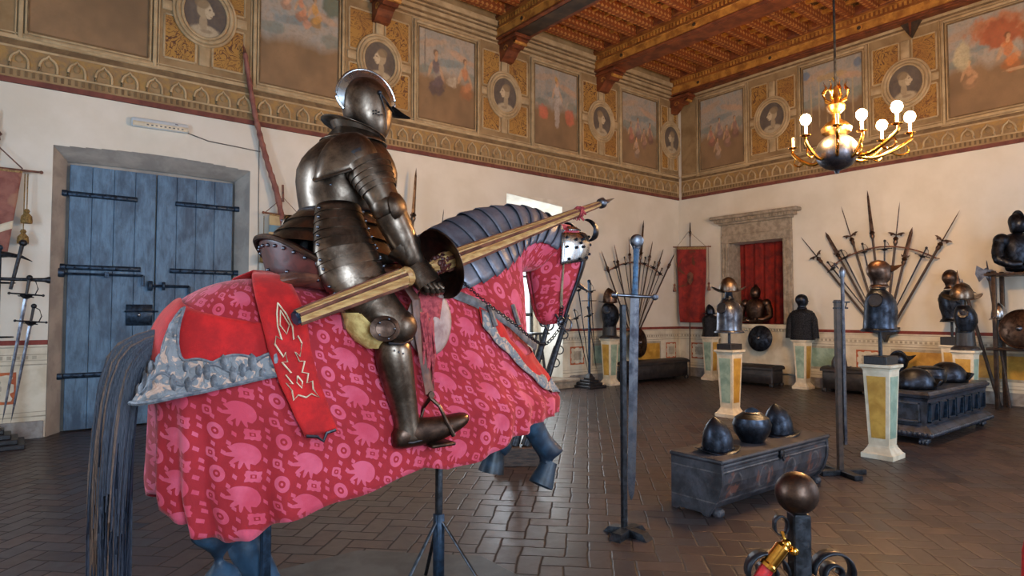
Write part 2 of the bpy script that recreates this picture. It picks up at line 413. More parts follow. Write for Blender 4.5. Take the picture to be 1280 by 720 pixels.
        if bevel: md = o.modifiers.new('bevel', 'BEVEL'); md.width = bevel; md.segments = 2; md.limit_method = 'ANGLE'
        if subd: md = o.modifiers.new('sub', 'SUBSURF'); md.levels = subd; md.render_levels = subd
        return o
def tag(o, label, cat, group=None):
    o['label'] = label; o['category'] = cat
    if group: o['group'] = group
    return o
def thing(name, label, cat, loc=(0, 0, 0), rz=0, group=None):
    o = bpy.data.objects.new(name, None); C.objects.link(o); o.location = loc; o.rotation_euler = (0, 0, rz); o.empty_display_size = .1
    return tag(o, label, cat, group)
def struct(o, parent=None):
    if parent is None: o['kind'] = 'structure'
    return o

_stud = {}
def studs(name, mat, parent, pts, r):
    """small nail heads, each one a part of its own; they share one mesh"""
    for p in pts:
        k = (mat, r)
        if k not in _stud: o = MB().ball((0, 0, 0), r, n=8, m=6).build(name, mat, parent); _stud[k] = o.data
        else: o = bpy.data.objects.new(name, _stud[k]); C.objects.link(o); o.parent = parent
        o.location = V(p)-V(parent.location)
# ================================================================== ROOM
NY = 10.16; EX = 13.53; CZ = 7.8; SY = -2.2; WX = -2.8
o = MB().box(WX-.3, EX+.9, SY-.3, NY+1.6, -.3, 0).build('floor', 'floor', smooth=False); struct(o)
# north wall with door recess and window recess
DX0, DX1, DZ = .33, 2.81, 3.80; WX0, WX1, WZ = 7.85, 9.41, 4.06; WD = .85
b = MB()
b.box(WX-.3, DX0, NY, NY+.4, 0, CZ); b.box(DX1, WX0, NY, NY+.4, 0, CZ); b.box(WX1, EX+.9, NY, NY+.4, 0, CZ)
b.box(WX0, WX1, NY, NY+.4, WZ, CZ)
# shallow arch over the door
K = 14
for i in range(K):
    xa = DX0+(DX1-DX0)*i/K; xb = DX0+(DX1-DX0)*(i+1)/K
    za = DZ+.06*sin(pi*(i+.5)/K); b.box(xa, xb, NY, NY+.4, za, CZ)
nw = b.build('wall_north', 'plaster', smooth=False); struct(nw)
# door recess lining
b = MB()
b.add([(DX0+.004, NY, 0), (.50, NY+.3, 0), (.50, NY+.3, 3.66), (DX0, NY, DZ)], [(0, 1, 2, 3)])
b.add([(DX1-.004, NY, 0), (2.66, NY+.3, 0), (2.66, NY+.3, 3.66), (DX1, NY, DZ)], [(0, 1, 2, 3)])
vs = []; fs = []
for i in range(K+1):
    t = i/K; vs += [(DX0+(DX1-DX0)*t, NY+.001, DZ+.06*sin(pi*t)), (.50+2.16*t, NY+.3, 3.66+.02*sin(pi*t))]
b.add(vs, [(2*i, 2*i+1, 2*i+3, 2*i+2) for i in range(K)])
b.box(.3, 2.85, NY+.36, NY+.42, 0, 4)
b.build('door_reveal', 'reveal', nw, smooth=False)
# blue double door
DY = NY+.27
d1 = thing('door_1', '', ''); del d1['label']; del d1['category']; d1['kind'] = 'structure'; d1.location = (1.58, DY, .02)
for x0, x1 in ((.53, 1.565), (1.58, 2.62)):
    b = MB(); n = 4
    for k in range(n):
        w = (x1-x0)/n; b.box(x0+k*w+.002, x0+(k+1)*w-.002, DY-.03, DY+.03, .02, 3.62, .004)
    lf = b.build('door_leaf', 'door', d1, world=True, smooth=False)
    left = x0 < 1
    for z, ln in ((3.22, .82), (2.22, .88), (.75, .7)):
        b = MB(); xa = x0-.02 if left else x1+.02; s = 1 if left else -1
        b.box(xa, xa+s*ln, DY-.055, DY-.03, z-.035, z+.035, .006)
        for q in range(5): b.ball((xa+s*(.1+q*ln/5.5), DY-.058, z), .014, n=8, m=6)
        b.box(xa-s*.16, xa, DY-.075, DY-.035, z-.04, z+.04, .01); b.tube([(xa-s*.14, DY-.09, z-.09), (xa-s*.14, DY-.09, z+.09)], .028, 10)
        o = b.build('hinge_strap', 'iron_blue', d1, world=True)
b = MB(); b.tube([(.5, DY-.08, 2.13), (1.42, DY-.08, 2.13)], .016, 8); b.tube([(1.42, DY-.08, 2.13), (1.42, DY-.08, 1.98)], .016, 8); b.box(.95, 1.0, DY-.1, DY-.03, 2.09, 2.17); b.box(.36, .5, DY-.11, DY-.03, 2.08, 2.2, .01)
b.build('locking_bar', 'iron_blue', d1, world=True)
b = MB(); b.tube([(1.5, DY-.07, 1.99), (2.02, DY-.07, 1.99)], .02, 8); b.box(1.48, 1.54, DY-.1, DY-.03, 1.92, 2.06, .01); b.box(1.66, 1.7, DY-.1, DY-.03, 1.93, 2.05, .01); b.tube([(2.02, DY-.07, 1.99), (2.02, DY-.07, 1.86)], .018, 8)
b.build('sliding_bolt', 'iron_blue', d1, world=True)
b = MB(); b.box(1.22, 1.55, DY-.05, DY-.03, 1.42, 1.72, .006); b.tube([(1.2, DY-.06, 1.62), (1.62, DY-.06, 1.62)], .012, 8)
lk = b.build('lock_plate', 'iron_blue', d1, world=True)
o = MB().ball((1.38, DY-.07, 1.57), .024).build('lock_knob', 'steel_bright', d1, world=True)
# window recess in the north wall
b = MB(); y1 = NY+WD
e = .004
b.add([(WX0+e, NY, 0), (WX0+e, y1, 0), (WX0+e, y1, 3.72), (WX0+e, NY, WZ)], [(0, 1, 2, 3)])
b.add([(WX1-e, NY, 0), (WX1-e, y1, 0), (WX1-e, y1, 3.58), (WX1-e, NY, 3.93)], [(0, 1, 2, 3)])
b.add([(WX0, NY, WZ-e), (WX0, y1, 3.72), (WX1, y1, 3.58), (WX1, NY, 3.93)], [(0, 1, 2, 3)])
b.box(WX0, WX1, y1, y1+.1, 0, .95); b.box(WX0, WX1, y1, y1+.1, 3.3, 4.2)
b.box(WX0, WX0+.12, y1, y1+.1, .9, 3.4); b.box(WX1-.12, WX1, y1, y1+.1, .9, 3.4)
b.add([(WX0, NY+.001, WZ), (WX1, NY+.001, WZ), (WX1, NY+.001, 3.93)], [(0, 1, 2)])
b.build('window_reveal', 'reveal_white', nw, smooth=False)
w1 = MB().box(WX0+.12, WX1-.12, y1+.03, y1+.07, .95, 1.02).box(WX0+.12, WX1-.12, y1+.03, y1+.07, 3.24, 3.3).box(8.60, 8.66, y1+.03, y1+.07, 1, 3.3).box(WX0+.12, WX0+.18, y1+.03, y1+.07, 1, 3.3).box(WX1-.18, WX1-.12, y1+.03, y1+.07, 1, 3.3).box(WX0+.12, WX1-.12, y1+.03, y1+.07, 1.52, 1.60).box(WX0+.12, WX1-.12, y1+.03, y1+.07, 2.4, 2.45).build('window_1', 'black_wood', smooth=False); struct(w1)
MB().box(WX0+.14, WX1-.14, y1+.045, y1+.05, 1, 3.28).build('window_pane', 'glass', w1, smooth=False)
b = MB(); b.box(WX0+.0, WX1+.16, NY-.30, NY+WD, 0, .13); b.box(WX0, WX1+.2, NY-.36, NY+WD, .13, .19, .02)
o = b.build('trim_5', 'stone', smooth=False); struct(o)
# east wall with the portal niche
PY0, PY1, PZ0, PZ1 = 7.30, 8.66, 1.34, 3.27
b = MB(); b.box(EX, EX+.9, SY-.3, PY0, 0, CZ); b.box(EX, EX+.9, PY1, NY+1.6, 0, CZ); b.box(EX, EX+.9, PY0, PY1, 0, PZ0); b.box(EX, EX+.9, PY0, PY1, PZ1, CZ); b.box(EX+.55, EX+.9, PY0, PY1, PZ0, PZ1)
ew = b.build('wall_east', 'plaster', smooth=False); struct(ew)
o = MB().box(WX-.3, EX+.9, SY-.3, SY, 0, CZ).build('wall_south', 'plaster', smooth=False); struct(o)
o = MB().box(WX-.3, WX, SY-.3, NY+.4, 0, CZ).build('wall_west', 'plaster', smooth=False); struct(o)
# plinths
b = MB(); b.box(WX, DX0-.02, NY-.05, NY, 0, .22, .008); b.box(DX1+.02, WX0, NY-.05, NY, 0, .22, .008); b.box(WX1+.2, EX, NY-.05, NY, 0, .22, .008)
struct(b.build('baseboard_north', 'plinth', smooth=False))
struct(MB().box(EX-.05, EX, SY, NY, 0, .22, .008).build('baseboard_east', 'plinth', smooth=False))
# painted dado
def dado(name, axis, spans, panels, face):
    """painted dado: red line, mouldings, field panels. axis 0 runs along x on the north wall, axis 1 along y on the east wall"""
    def bx(bm, a0, a1, z0, z1, d):
        if axis == 0: bm.box(a0, a1, face-d, face, z0, z1)
        else: bm.box(face-d, face, a0, a1, z0, z1)
    b = MB()
    for a0, a1 in spans: bx(b, a0, a1, .2, 1.19, .004)
    root = struct(b.build(name, 'dado', smooth=False))
    b = MB()
    for a0, a1 in spans: bx(b, a0, a1, 1.19, 1.25, .010)
    b.build('red_band', 'dado_red', root, smooth=False)
    b = MB()
    for a0, a1 in spans:
        for z0, z1, dd in ((1.155, 1.165, .012), (1.06, 1.07, .009), (.985, .995, .007), (.93, .945, .012), (.27, .285, .008), (.33, .338, .006)): bx(b, a0, a1, z0, z1, dd)
        n = int((a1-a0)/.085)
        for k in range(n): bx(b, a0+k*.085, a0+k*.085+.045, 1.005, 1.05, .010)
    b.build('painted_moulding', 'dado_line', root, smooth=False)
    for a0, a1, mt in panels:
        b = MB(); bx(b, a0-.05, a1+.05, .40, .90, .006); bx(b, a0-.035, a1+.035, .415, .885, .009)
        q = b.build('panel_border', 'dado_line' if mt != 'orn' else 'dado', root, smooth=False)
        b = MB(); bx(b, a0, a1, .45, .85, .012)
        if mt != 'orn': b.build('marbled_field', mt, q, smooth=False)
        else:
            b.build('ornament_field', 'dado_orange', q, smooth=False)
            b = MB(); am = (a0+a1)/2; hw = (a1-a0)/2-.02
            pts = []
            for k in range(48):
                t = 2*pi*k/48; r = 1+.16*cos(8*t); x = max(-1, min(1, 1.12*r*cos(t)))*hw; z = max(-1, min(1, 1.12*r*sin(t)))*.175; pts.append((x, z))
            og, axx = (((am, face-.014, .65), (1, 0, 0)) if axis == 0 else ((face-.014, am, .65), (0, 1, 0)))
            b.prism(pts, .006, og, axx)
            b2 = MB(); b2.prism([(x*.6, z*.6) for x, z in pts], .004, (og[0]-(.004 if axis else 0), og[1]-(0 if axis else .004), .65), axx)
            b.build('quatrefoil', 'dado', q, smooth=False); b2.build('quatrefoil_centre', 'dado_line', q, smooth=False)
    return root
dado('trim_1', 0, [(WX, DX0), (DX1, WX0), (WX1, EX)], [(-1.9, -1.0, 'mint'), (-.62, .02, 'orn'), (3.0, 3.6, 'orn'), (4.0, 5.2, 'ochre'), (5.6, 6.2, 'orn'), (6.5, 7.5, 'mint'), (9.62, 10.05, 'orn'), (10.35, 11.3, 'mint'), (11.6, 12.7, 'ochre'), (12.95, 13.35, 'orn')], NY)
dado('trim_2', 1, [(SY, EX and 7.0), (8.95, NY)], [(9.3, 9.8, 'orn'), (6.1, 6.75, 'mint'), (5.35, 5.8, 'orn'), (4.2, 5.1, 'ochre'), (2.9, 3.9, 'ochre'), (2.2, 2.6, 'orn'), (.8, 1.9, 'mint')], EX)

# ------------------------------------------------------------------ painted frieze
def frieze(name, axis, a0, a1, face):
    def bx(bm, p0, p1, z0, z1, d, bev=0):
        if axis == 0: bm.box(p0, p1, face-d, face, z0, z1, bev)
        else: bm.box(face-d, face, p0, p1, z0, z1, bev)
    root = struct(MB().box(*((a0, a1, face-.02, face, 4.53, CZ) if axis == 0 else (face-.02, face, a0, a1, 4.53, CZ))).build(name, 'fr_ground', smooth=False))
    b = MB(); bx(b, a0, a1, 4.53, 4.60, .03); b.build('red_band', 'fr_red', root, smooth=False)
    b = MB(); bx(b, a0, a1, 4.705, 4.73, .035); bx(b, a0, a1, 4.985, 5.01, .03); bx(b, a0, a1, 5.09, 5.14, .05); bx(b, a0, a1, 5.165, 5.18, .04)
    for z0, z1, dd in ((7.08, 7.11, .03), (7.15, 7.20, .05), (7.24, 7.31, .08), (7.35, 7.38, .09), (7.42, 7.52, .12)): bx(b, a0, a1, z0, z1, dd)
    b.build('pale_moulding', 'fr_light', root, smooth=False)
    b = MB(); bx(b, a0, a1, 5.02, 5.085, .028)
    for z0, z1, dd in ((7.11, 7.15, .03), (7.20, 7.24, .055), (7.31, 7.35, .06), (7.38, 7.42, .09)): bx(b, a0, a1, z0, z1, dd)
    n = int((a1-a0)/.076)
    for k in range(n): bx(b, a0+k*.076, a0+k*.076+.03, 4.63, 4.70, .031)
    b.build('dark_moulding', 'fr_dark', root, smooth=False)
    b = MB(); bx(b, a0, a1, 4.73, 4.985, .026); b.build('ochre_band', 'fr_ochre', root, smooth=False)
    b = MB(); b2 = MB(); n = int((a1-a0)/.305)
    for k in range(n+1):
        c = a1-.16-k*.305
        if c-.12 < a0: break
        pts = [];
        for q in range(13):
            t = pi*q/12; x = c+cos(t)*.095; z = 4.79+.13*sin(t)+(.03 if q == 6 else 0)
            pts.append((x, face-.035, z) if axis == 0 else (face-.035, x, z))
        pts = [((pts[0][0], pts[0][1], 4.73))]+pts+[((pts[-1][0], pts[-1][1], 4.73))]
        b.tube(pts, .023, 5, flat=.8)
        if axis == 0: b2.ball((c, face-.028, 4.85), .045, .02, .05, 10, 6); b2.box(c-.07, c+.07, face-.032, face, 4.735, 4.80)
        else: b2.ball((face-.028, c, 4.85), .02, .045, .05, 10, 6); b2.box(face-.032, face, c-.07, c+.07, 4.735, 4.80)
    b.build('shell_arch', 'fr_light', root, smooth=True); b2.build('shell_shade', 'fr_ground', root, smooth=True)
    return root
fz = {0: frieze('trim_3', 0, WX, EX, NY), 1: frieze('trim_4', 1, SY, NY-.12, EX)}

def paint_mesh(name, parent, pts_fn, nu, nv, col_fn):
    """a painted surface: pts_fn(u, v)->world point, col_fn(U, V)->(n,3) linear colours"""
    b = MB().grid(pts_fn, nu, nv)
    me = bpy.data.meshes.new(name); off = V(parent.location)
    me.from_pydata([tuple(p-off) for p in b.v], [], b.f); me.materials.append(M['paint'])
    uu, vv = np.meshgrid(np.linspace(0, 1, nu), np.linspace(0, 1, nv)); col = col_fn(uu.ravel(), vv.ravel())
    at_ = me.color_attributes.new('Col', 'FLOAT_COLOR', 'POINT')
    buf = np.ones((nu*nv, 4), np.float32); buf[:, :3] = np.clip(col, 0, 1); at_.data.foreach_set('color', buf.ravel())
    for p in me.polygons: p.use_smooth = True
    o = bpy.data.objects.new(name, me); C.objects.link(o); o.parent = parent; return o
def L3(*c): return np.array([lin(v) for v in c])
def vnoise(rs, u, v, f):
    """smooth value noise"""
    g = rs.rand(int(f)+3, int(f)+3); x = u*f; y = v*f; i = x.astype(int); j = y.astype(int); a = x-i; b = y-j; a = a*a*(3-2*a); b = b*b*(3-2*b)
    return g[j, i]*(1-a)*(1-b)+g[j, i+1]*a*(1-b)+g[j+1, i]*(1-a)*b+g[j+1, i+1]*a*b
def fbm(rs, u, v, f=3): return vnoise(rs, u, v, f)*.5+vnoise(rs, u, v, f*2.3)*.3+vnoise(rs, u, v, f*5)*.2
def scene_col(seed, kind):
    def fn(u, v):
        rs = np.random.RandomState(seed); n = fbm(rs, u, v, 3)[:, None]; n2 = fbm(rs, u, v, 6)[:, None]
        brown = L3(150, 118, 84)*(1-n)+L3(108, 86, 62)*n; sky = L3(132, 148, 150)*(1-n2)+L3(196, 158, 122)*n2
        U = u[:, None]; Vv = v[:, None]; h = .42+(fbm(rs, u, v*0, 4)[:, None]-.5)*.14
        if kind == 'dim': h = h+.26
        f = np.clip((Vv-h)/.12, 0, 1); c = brown*(1-f)+sky*f
        teal = np.clip((n2-.5)*6, 0, 1)*f*.5; c = c*(1-teal)+L3(104, 132, 138)*teal
        n3 = fbm(rs, u, v, 17)[:, None]; n4 = fbm(rs, u, v, 9)[:, None]
        def blob(c, x, y, rx, ry, col, s=.8, rot=0):
            X = (U-x)*cos(rot)+(Vv-y)*sin(rot); Y = (Vv-y)*cos(rot)-(U-x)*sin(rot)
            d = np.sqrt((X/rx)**2+(Y/ry)**2)+(n2-.5)*.5+(n3-.5)*.6; a = np.clip((1-d)*3.2, 0, 1)*s; q = L3(*col)*(.72+.55*n4); return c*(1-a)+q*a
        def person(c, x, y, s, dress, skin=(200, 156, 116)):
            c = blob(c, x+.02*s, y-.24*s, .15*s, .11*s, tuple(int(q*.8) for q in dress)); c = blob(c, x+.05*s, y-.17*s, .12*s, .07*s, dress, .8, .5)
            c = blob(c, x-.10*s, y-.06*s, .035*s, .12*s, skin, .7, -.4); c = blob(c, x+.10*s, y-.08*s, .03*s, .11*s, skin, .6, .5)
            c = blob(c, x, y-.02*s, .075*s, .11*s, dress, .85); c = blob(c, x, y+.08*s, .03*s, .04*s, skin, .8)
            c = blob(c, x-.004*s, y+.145*s, .050*s, .048*s, (104, 74, 50)); return blob(c, x+.010*s, y+.13*s, .032*s, .040*s, skin)
        c = blob(c, .2, .86, .3, .05, (184, 148, 116), .5, .2); c = blob(c, .75, .78, .3, .05, (196, 150, 112), .5, -.2); c = blob(c, .5, .68, .35, .05, (96, 122, 128), .5, .1); c = blob(c, .15, .55, .2, .06, (98, 116, 108), .5); c = blob(c, .9, .56, .16, .08, (104, 118, 106), .5)
        if kind == 'two': c = person(c, .30, .62, 1.0, (104, 88, 92)); c = person(c, .82, .62, .9, (196, 130, 86)); c = blob(c, .58, .48, .12, .07, (188, 174, 152)); c = blob(c, .11, .75, .012, .28, (96, 86, 74))
        if kind == 'one': c = person(c, .52, .74, .85, (184, 170, 158)); c = blob(c, .52, .45, .07, .22, (182, 170, 160)); c = blob(c, .2, .42, .13, .11, (196, 104, 78)); c = blob(c, .82, .42, .12, .12, (188, 100, 76)); c = blob(c, .5, .88, .04, .035, (196, 150, 84))
        if kind == 'group': c = person(c, .3, .92, .5, (196, 150, 120)); c = person(c, .5, .86, .55, (206, 138, 100)); c = person(c, .68, .84, .6, (200, 148, 76)); c = blob(c, .92, .92, .14, .14, (92, 104, 84)); c = blob(c, .58, .66, .07, .05, (196, 140, 108))
        if kind == 'crowd':
            for x, y, dr in ((.25, .5, (176, 116, 96)), (.45, .58, (150, 124, 120)), (.62, .45, (168, 128, 110)), (.8, .55, (150, 110, 96)), (.4, .3, (178, 150, 128))): c = person(c, x, y, .6, dr)
        if kind == 'arch': c = blob(c, .55, .80, .34, .20, (186, 112, 66)); c = blob(c, .55, .76, .26, .16, (160, 84, 52)); c = person(c, .62, .60, .8, (206, 126, 70)); c = person(c, .22, .46, .6, (196, 150, 110)); c = blob(c, .15, .62, .10, .16, (190, 176, 140)); c = blob(c, .72, .36, .2, .02, (198, 160, 120)); c = blob(c, .84, .62, .09, .22, (150, 92, 56))
        if kind == 'hall':
            for q in range(6): c = blob(c, .14+q*.14, .5, .018, .34, (186, 160, 118), .6)
            c = blob(c, .5, .82, .3, .05, (180, 150, 104)); c = blob(c, .06, .9, .08, .06, (96, 118, 142)); c = blob(c, .93, .9, .08, .06, (96, 118, 142)); c = blob(c, .45, .52, .12, .2, (130, 98, 62))
        return c
    return fn
def bust_col(seed, flip=1, bg=(74, 66, 62)):
    def fn(u, v):
        # u is the radius, v the angle of a round field
        rs = np.random.RandomState(seed); x = u*np.cos(2*pi*v)*flip; y = u*np.sin(2*pi*v); n = fbm(rs, (x+1)/2*.98, (y+1)/2*.98, 5)[:, None]
        X = x[:, None]; Y = y[:, None]; c = L3(*bg)*(1-n)+L3(bg[0]+34, bg[1]+30, bg[2]+24)*n
        def blob(c, cx, cy, rx, ry, col, s=1): d = np.sqrt(((X-cx)/rx)**2+((Y-cy)/ry)**2)+(n-.5)*.2; a = np.clip((1-d)*7, 0, 1)*s; return c*(1-a)+L3(*col)*a
        c = blob(c, .05, -.95, .85, .55, (176, 160, 132)); c = blob(c, .1, -.35, .2, .38, (160, 142, 114)); c = blob(c, .08, .22, .36, .42, (168, 150, 120)); c = blob(c, -.16, .12, .2, .30, (192, 174, 144))
        c = blob(c, -.36, .12, .07, .07, (192, 174, 144)); c = blob(c, -.2, .24, .06, .035, (120, 102, 80)); c = blob(c, -.27, -.06, .07, .025, (128, 106, 84)); c = blob(c, .18, .45, .34, .25, (132, 112, 84), .8); c = blob(c, -.05, -.7, .3, .08, (140, 122, 98), .8)
        return c
    return fn
def fw(axis, face, d):
    return (lambda a, z: V((a, face-d, z))) if axis == 0 else (lambda a, z: V((face-d, a, z)))
def fresco(axis, a0, a1, z0, z1, face, seed, kind, label):
    """a0 is the left edge as seen"""
    P = fw(axis, face, .028); c = (a0+a1)/2; loc = P(c, (z0+z1)/2)
    t = thing('fresco_panel', label, 'wall painting', loc, 0, 'frescoes of the painted frieze')
    paint_mesh('painted_scene', t, lambda u, v: P(a0+(a1-a0)*u, z0+(z1-z0)*v), 100, 130, scene_col(seed, kind))
    lo, hi = min(a0, a1), max(a0, a1); b = MB()
    def bx(p0, p1, q0, q1, d0, d1, bb):
        if axis == 0: bb.box(p0, p1, face-d1, face-d0, q0, q1, .006)
        else: bb.box(face-d1, face-d0, p0, p1, q0, q1, .006)
    for g0, g1, d in ((.0, .035, .045), (.05, .10, .06), (.115, .135, .04)):
        bx(lo-g1, lo-g0, z0-g1, z1+g1, .02, d, b); bx(hi+g0, hi+g1, z0-g1, z1+g1, .02, d, b); bx(lo-g0, hi+g0, z0-g1, z0-g0, .02, d, b); bx(lo-g0, hi+g0, z1+g0, z1+g1, .02, d, b)
    b.build('frame', 'fr_light', t, world=True)
    b = MB()
    for (p0, p1, q0, q1) in ((lo-.012, lo+.012, z0, z1), (hi-.012, hi+.012, z0, z1), (lo, hi, z0-.012, z0+.012), (lo, hi, z1-.012, z1+.012)): bx(p0, p1, q0, q1, .02, .05, b)
    b.build('dark_fillet', 'fr_dark', t, world=True)
    return t
def roundel(axis, c, face, seed, flip, label, l0, l1):
    """portrait roundel; gold quadrants are painted beside it between l0 and l1"""
    P = fw(axis, face, .046); Z0 = 6.06; t = thing('portrait_roundel', label, 'roundel', P(c, Z0), 0, 'portrait roundels of the painted frieze')
    s = 1 if axis == 0 else -1; rx, rz = .30, .36
    paint_mesh('portrait', t, lambda u, v: P(c+s*u*rx*cos(2*pi*v), Z0+u*rz*sin(2*pi*v)), 30, 72, bust_col(seed, flip))
    b = MB()
    for ra, rr, d in ((.315, .022, .055), (.37, .034, .05), (.425, .022, .045)):
        pts = [(c+cos(q)*ra, Z0+sin(q)*(ra+.05)) for q in [2*pi*k/40 for k in range(41)]]
        b.tube([fw(axis, face, d)(x, z) for x, z in pts], rr, 8, flat=1, up=V((0, 1, 0)) if axis == 0 else V((1, 0, 0)))
    b.build('ring', 'fr_light', t, world=True)
    b = MB()
    def bx(bb, p0, p1, q0, q1, d0, d1):
        if axis == 0: bb.box(p0, p1, face-d1, face-d0, q0, q1, .008)
        else: bb.box(face-d1, face-d0, p0, p1, q0, q1, .008)
    for q0, q1 in ((5.28, 5.60), (6.52, 6.90)):
        b = MB(); bx(b, c-.075, c+.075, q0, q1, .02, .045); b.build('tie_bar', 'fr_light', t, world=True)
    for p0, p1 in ((l0, c-.44), (c+.44, l1)):
        if p1 > p0: b = MB(); bx(b, p0, p1, Z0-.07, Z0+.07, .02, .045); b.build('tie_bar', 'fr_light', t, world=True)
    root = fz[axis]
    for p0, p1, q0, q1 in ((l0+.04, c-.12, 5.3, 5.93), (c+.12, l1-.04, 5.3, 5.93), (l0+.04, c-.12, 6.19, 6.9), (c+.12, l1-.04, 6.19, 6.9)):
        b = MB(); bx(b, p0, p1, q0, q1, .015, .024); q = b.build('gold_field', 'scroll', root, smooth=False)
        b = MB()
        for g in ((p0-.02, p0+.01, q0, q1), (p1-.01, p1+.02, q0, q1), (p0, p1, q0-.02, q0+.01), (p0, p1, q1-.01, q1+.02)): bx(b, *g, .015, .035)
        b.build('field_border', 'fr_light', q)
    return t
PN = [(.03, 1.39, 'dim', 'first fresco from the left, hazy brown with a trace of cloud'), (2.91, 4.21, 'group', 'tall fresco of three small figures above brown ground, left of the helmet'), (5.76, 7.03, 'two', 'fresco of a grey-bodiced seated woman and a companion, right of the helmet'), (8.58, 9.84, 'one', 'fresco of a pale standing figure between two red ones'), (11.34, 12.63, 'crowd', 'fresco on the long wall nearest the room corner, faded bluish crowd')]
for i, (a, b_, k, l) in enumerate(PN): fresco(0, a, b_, 5.22, 6.94, NY, 11+i, k, l)
fresco(0, -2.75, -1.45, 5.22, 6.94, NY, 31, 'crowd', 'fresco beyond the left edge of the painted wall')
PE = [(9.44, 8.24, 'crowd', 'dark fresco on the right wall nearest the room corner'), (6.79, 5.55, 'hall', 'fresco of pale columns behind the chandelier'), (4.05, 2.6, 'arch', 'large fresco of a red arched throne at the upper right edge')]
for i, (a, b_, k, l) in enumerate(PE): fresco(1, a, b_, 5.20, 6.96, EX, 51+i, k, l)
RL = ['portrait roundel of a veiled head facing left behind the helmet comb', 'portrait roundel of a crowned head, second right of the helmet', 'portrait roundel left of the fresco nearest the room corner']
roundel(0, 2.12, NY, 5, -1, 'large portrait roundel above the emergency lamp, bust in a toga', 1.55, 2.72)
roundel(0, 4.97, NY, 6, 1, RL[0], 4.37, 5.6); roundel(0, 7.77, NY, 7, 1, RL[1], 7.2, 8.42); roundel(0, 10.62, NY, 8, -1, RL[2], 10.0, 11.18)
roundel(0, 13.2, NY, 9, 1, 'dim portrait roundel squeezed into the room corner on the long wall', 12.8, 13.5)
roundel(1, 7.52, EX, 10, 1, 'portrait roundel on the right wall, left of the chandelier', 6.95, 8.08); roundel(1, 4.76, EX, 12, -1, 'portrait roundel above the right-hand chandelier bulbs', 4.2, 5.4)

# ------------------------------------------------------------------ ceiling
ceil = struct(MB().box(WX-.3, EX+.9, SY-.3, NY+1.6, CZ, CZ+.2).build('ceiling', 'board', smooth=False))
BX = [-.7, 2.12, 4.97, 7.80, 10.63, 13.36]
def beam(x, hw=.24, z0=7.16):
    bm = MB().box(x-hw, x+hw, SY, NY, z0+.03, CZ).build('beam', 'beam', ceil, smooth=False)
    b = MB(); b.box(x-hw-.02, x+hw+.02, SY, NY, z0, z0+.035, .006); b.box(x-hw-.015, x+hw+.015, SY, NY, 7.62, 7.66, .006); b.build('red_edge', 'beam_red', bm, smooth=False)
    b = MB(); b.box(x-hw-.03, x+hw+.03, SY, NY, z0+.19, z0+.215, .006)
    b.box(x-hw-.012, x+hw+.012, SY, NY, z0+.05, z0+.19)
    b.build('yellow_band', 'beam_yellow', bm, smooth=False)
    b = MB()
    for k in range(int((NY-SY)/.085)):
        y = SY+k*.085; b.box(x-hw-.022, x+hw+.022, y, y+.042, z0+.27, z0+.35)
    b.box(x-hw-.018, x+hw+.018, SY, NY, z0+.36, z0+.375)
    b.build('dentil_row', 'beam_yellow', bm, smooth=False)
    b = MB(); b.box(x-hw+.07, x+hw-.07, SY, NY, z0-.012, z0+.01, .004); b.build('soffit_strip', 'beam_dark' if abs(x-7.8) < .1 else 'beam_red', bm, smooth=False)
    b = MB(); b2 = MB()
    for k in range(6):
        y = NY-.9-k*1.9; b.lathe([(.065, 0), (.065, .03)], 16, (x-hw-.01, y, z0+.12), (-1, 0, 0)); b2.lathe([(.038, 0), (.038, .036)], 14, (x-hw-.01, y, z0+.12), (-1, 0, 0))
    b.build('rosette', 'beam_yellow', bm); b2.build('rosette_eye', 'beam_dark', bm)
for x in BX: beam(x, .24 if x < 13 else .16, 7.16 if x < 13 else 7.20)
# corbels under the beams
def corbel(x, hw=.15):
    b = MB(); b.box(x-hw-.05, x+hw+.05, NY-.62, NY, 7.08, 7.15, .01)
    pr = [(0, 0), (.58, 0), (.6, -.05), (.5, -.1), (.42, -.16), (.36, -.14), (.28, -.17), (.2, -.26), (.12, -.33), (0, -.34)]
    b.prism([(-p, q) for p, q in pr], 2*hw, (x, NY, 7.08), (0, 1, 0), (0, 0, 1))
    q = b.build('corbel', 'beam_red', ceil, smooth=False, bevel=.01)
    b = MB()
    for sx in (-1, 1): b.tube([(x+sx*hw, NY-.1-.08*(1-k/12)*cos(k*.6)-.12, 6.95+.08*(1-k/12)*sin(k*.6)) for k in range(13)], .012, 6)
    b.tube([(x-hw, NY-.52, 7.0), (x+hw, NY-.52, 7.0)], .04, 10)
    b.build('scroll_leaf', 'beam_yellow', q)
for x in BX[:-1]: corbel(x)
corbel(13.3, .1)
# small bracket on the right wall
b = MB(); b.prism([(-.22, .25), (.22, .25), (0, -.12)], .1, (EX-.1, 4.62, 7.02), (0, 1, 0)); q = b.build('corbel', 'beam_dark', ceil, smooth=False)
b = MB(); b.prism([(-.03, .22), (.03, .22), (0, -.12)], .12, (EX-.1, 4.62, 7.02), (0, 1, 0)); b.prism([(-.25, .27), (.25, .27), (.25, .23), (-.25, .23)], .12, (EX-.1, 4.62, 7.02), (0, 1, 0)); b.build('bracket_edge', 'beam_red', q, smooth=False)
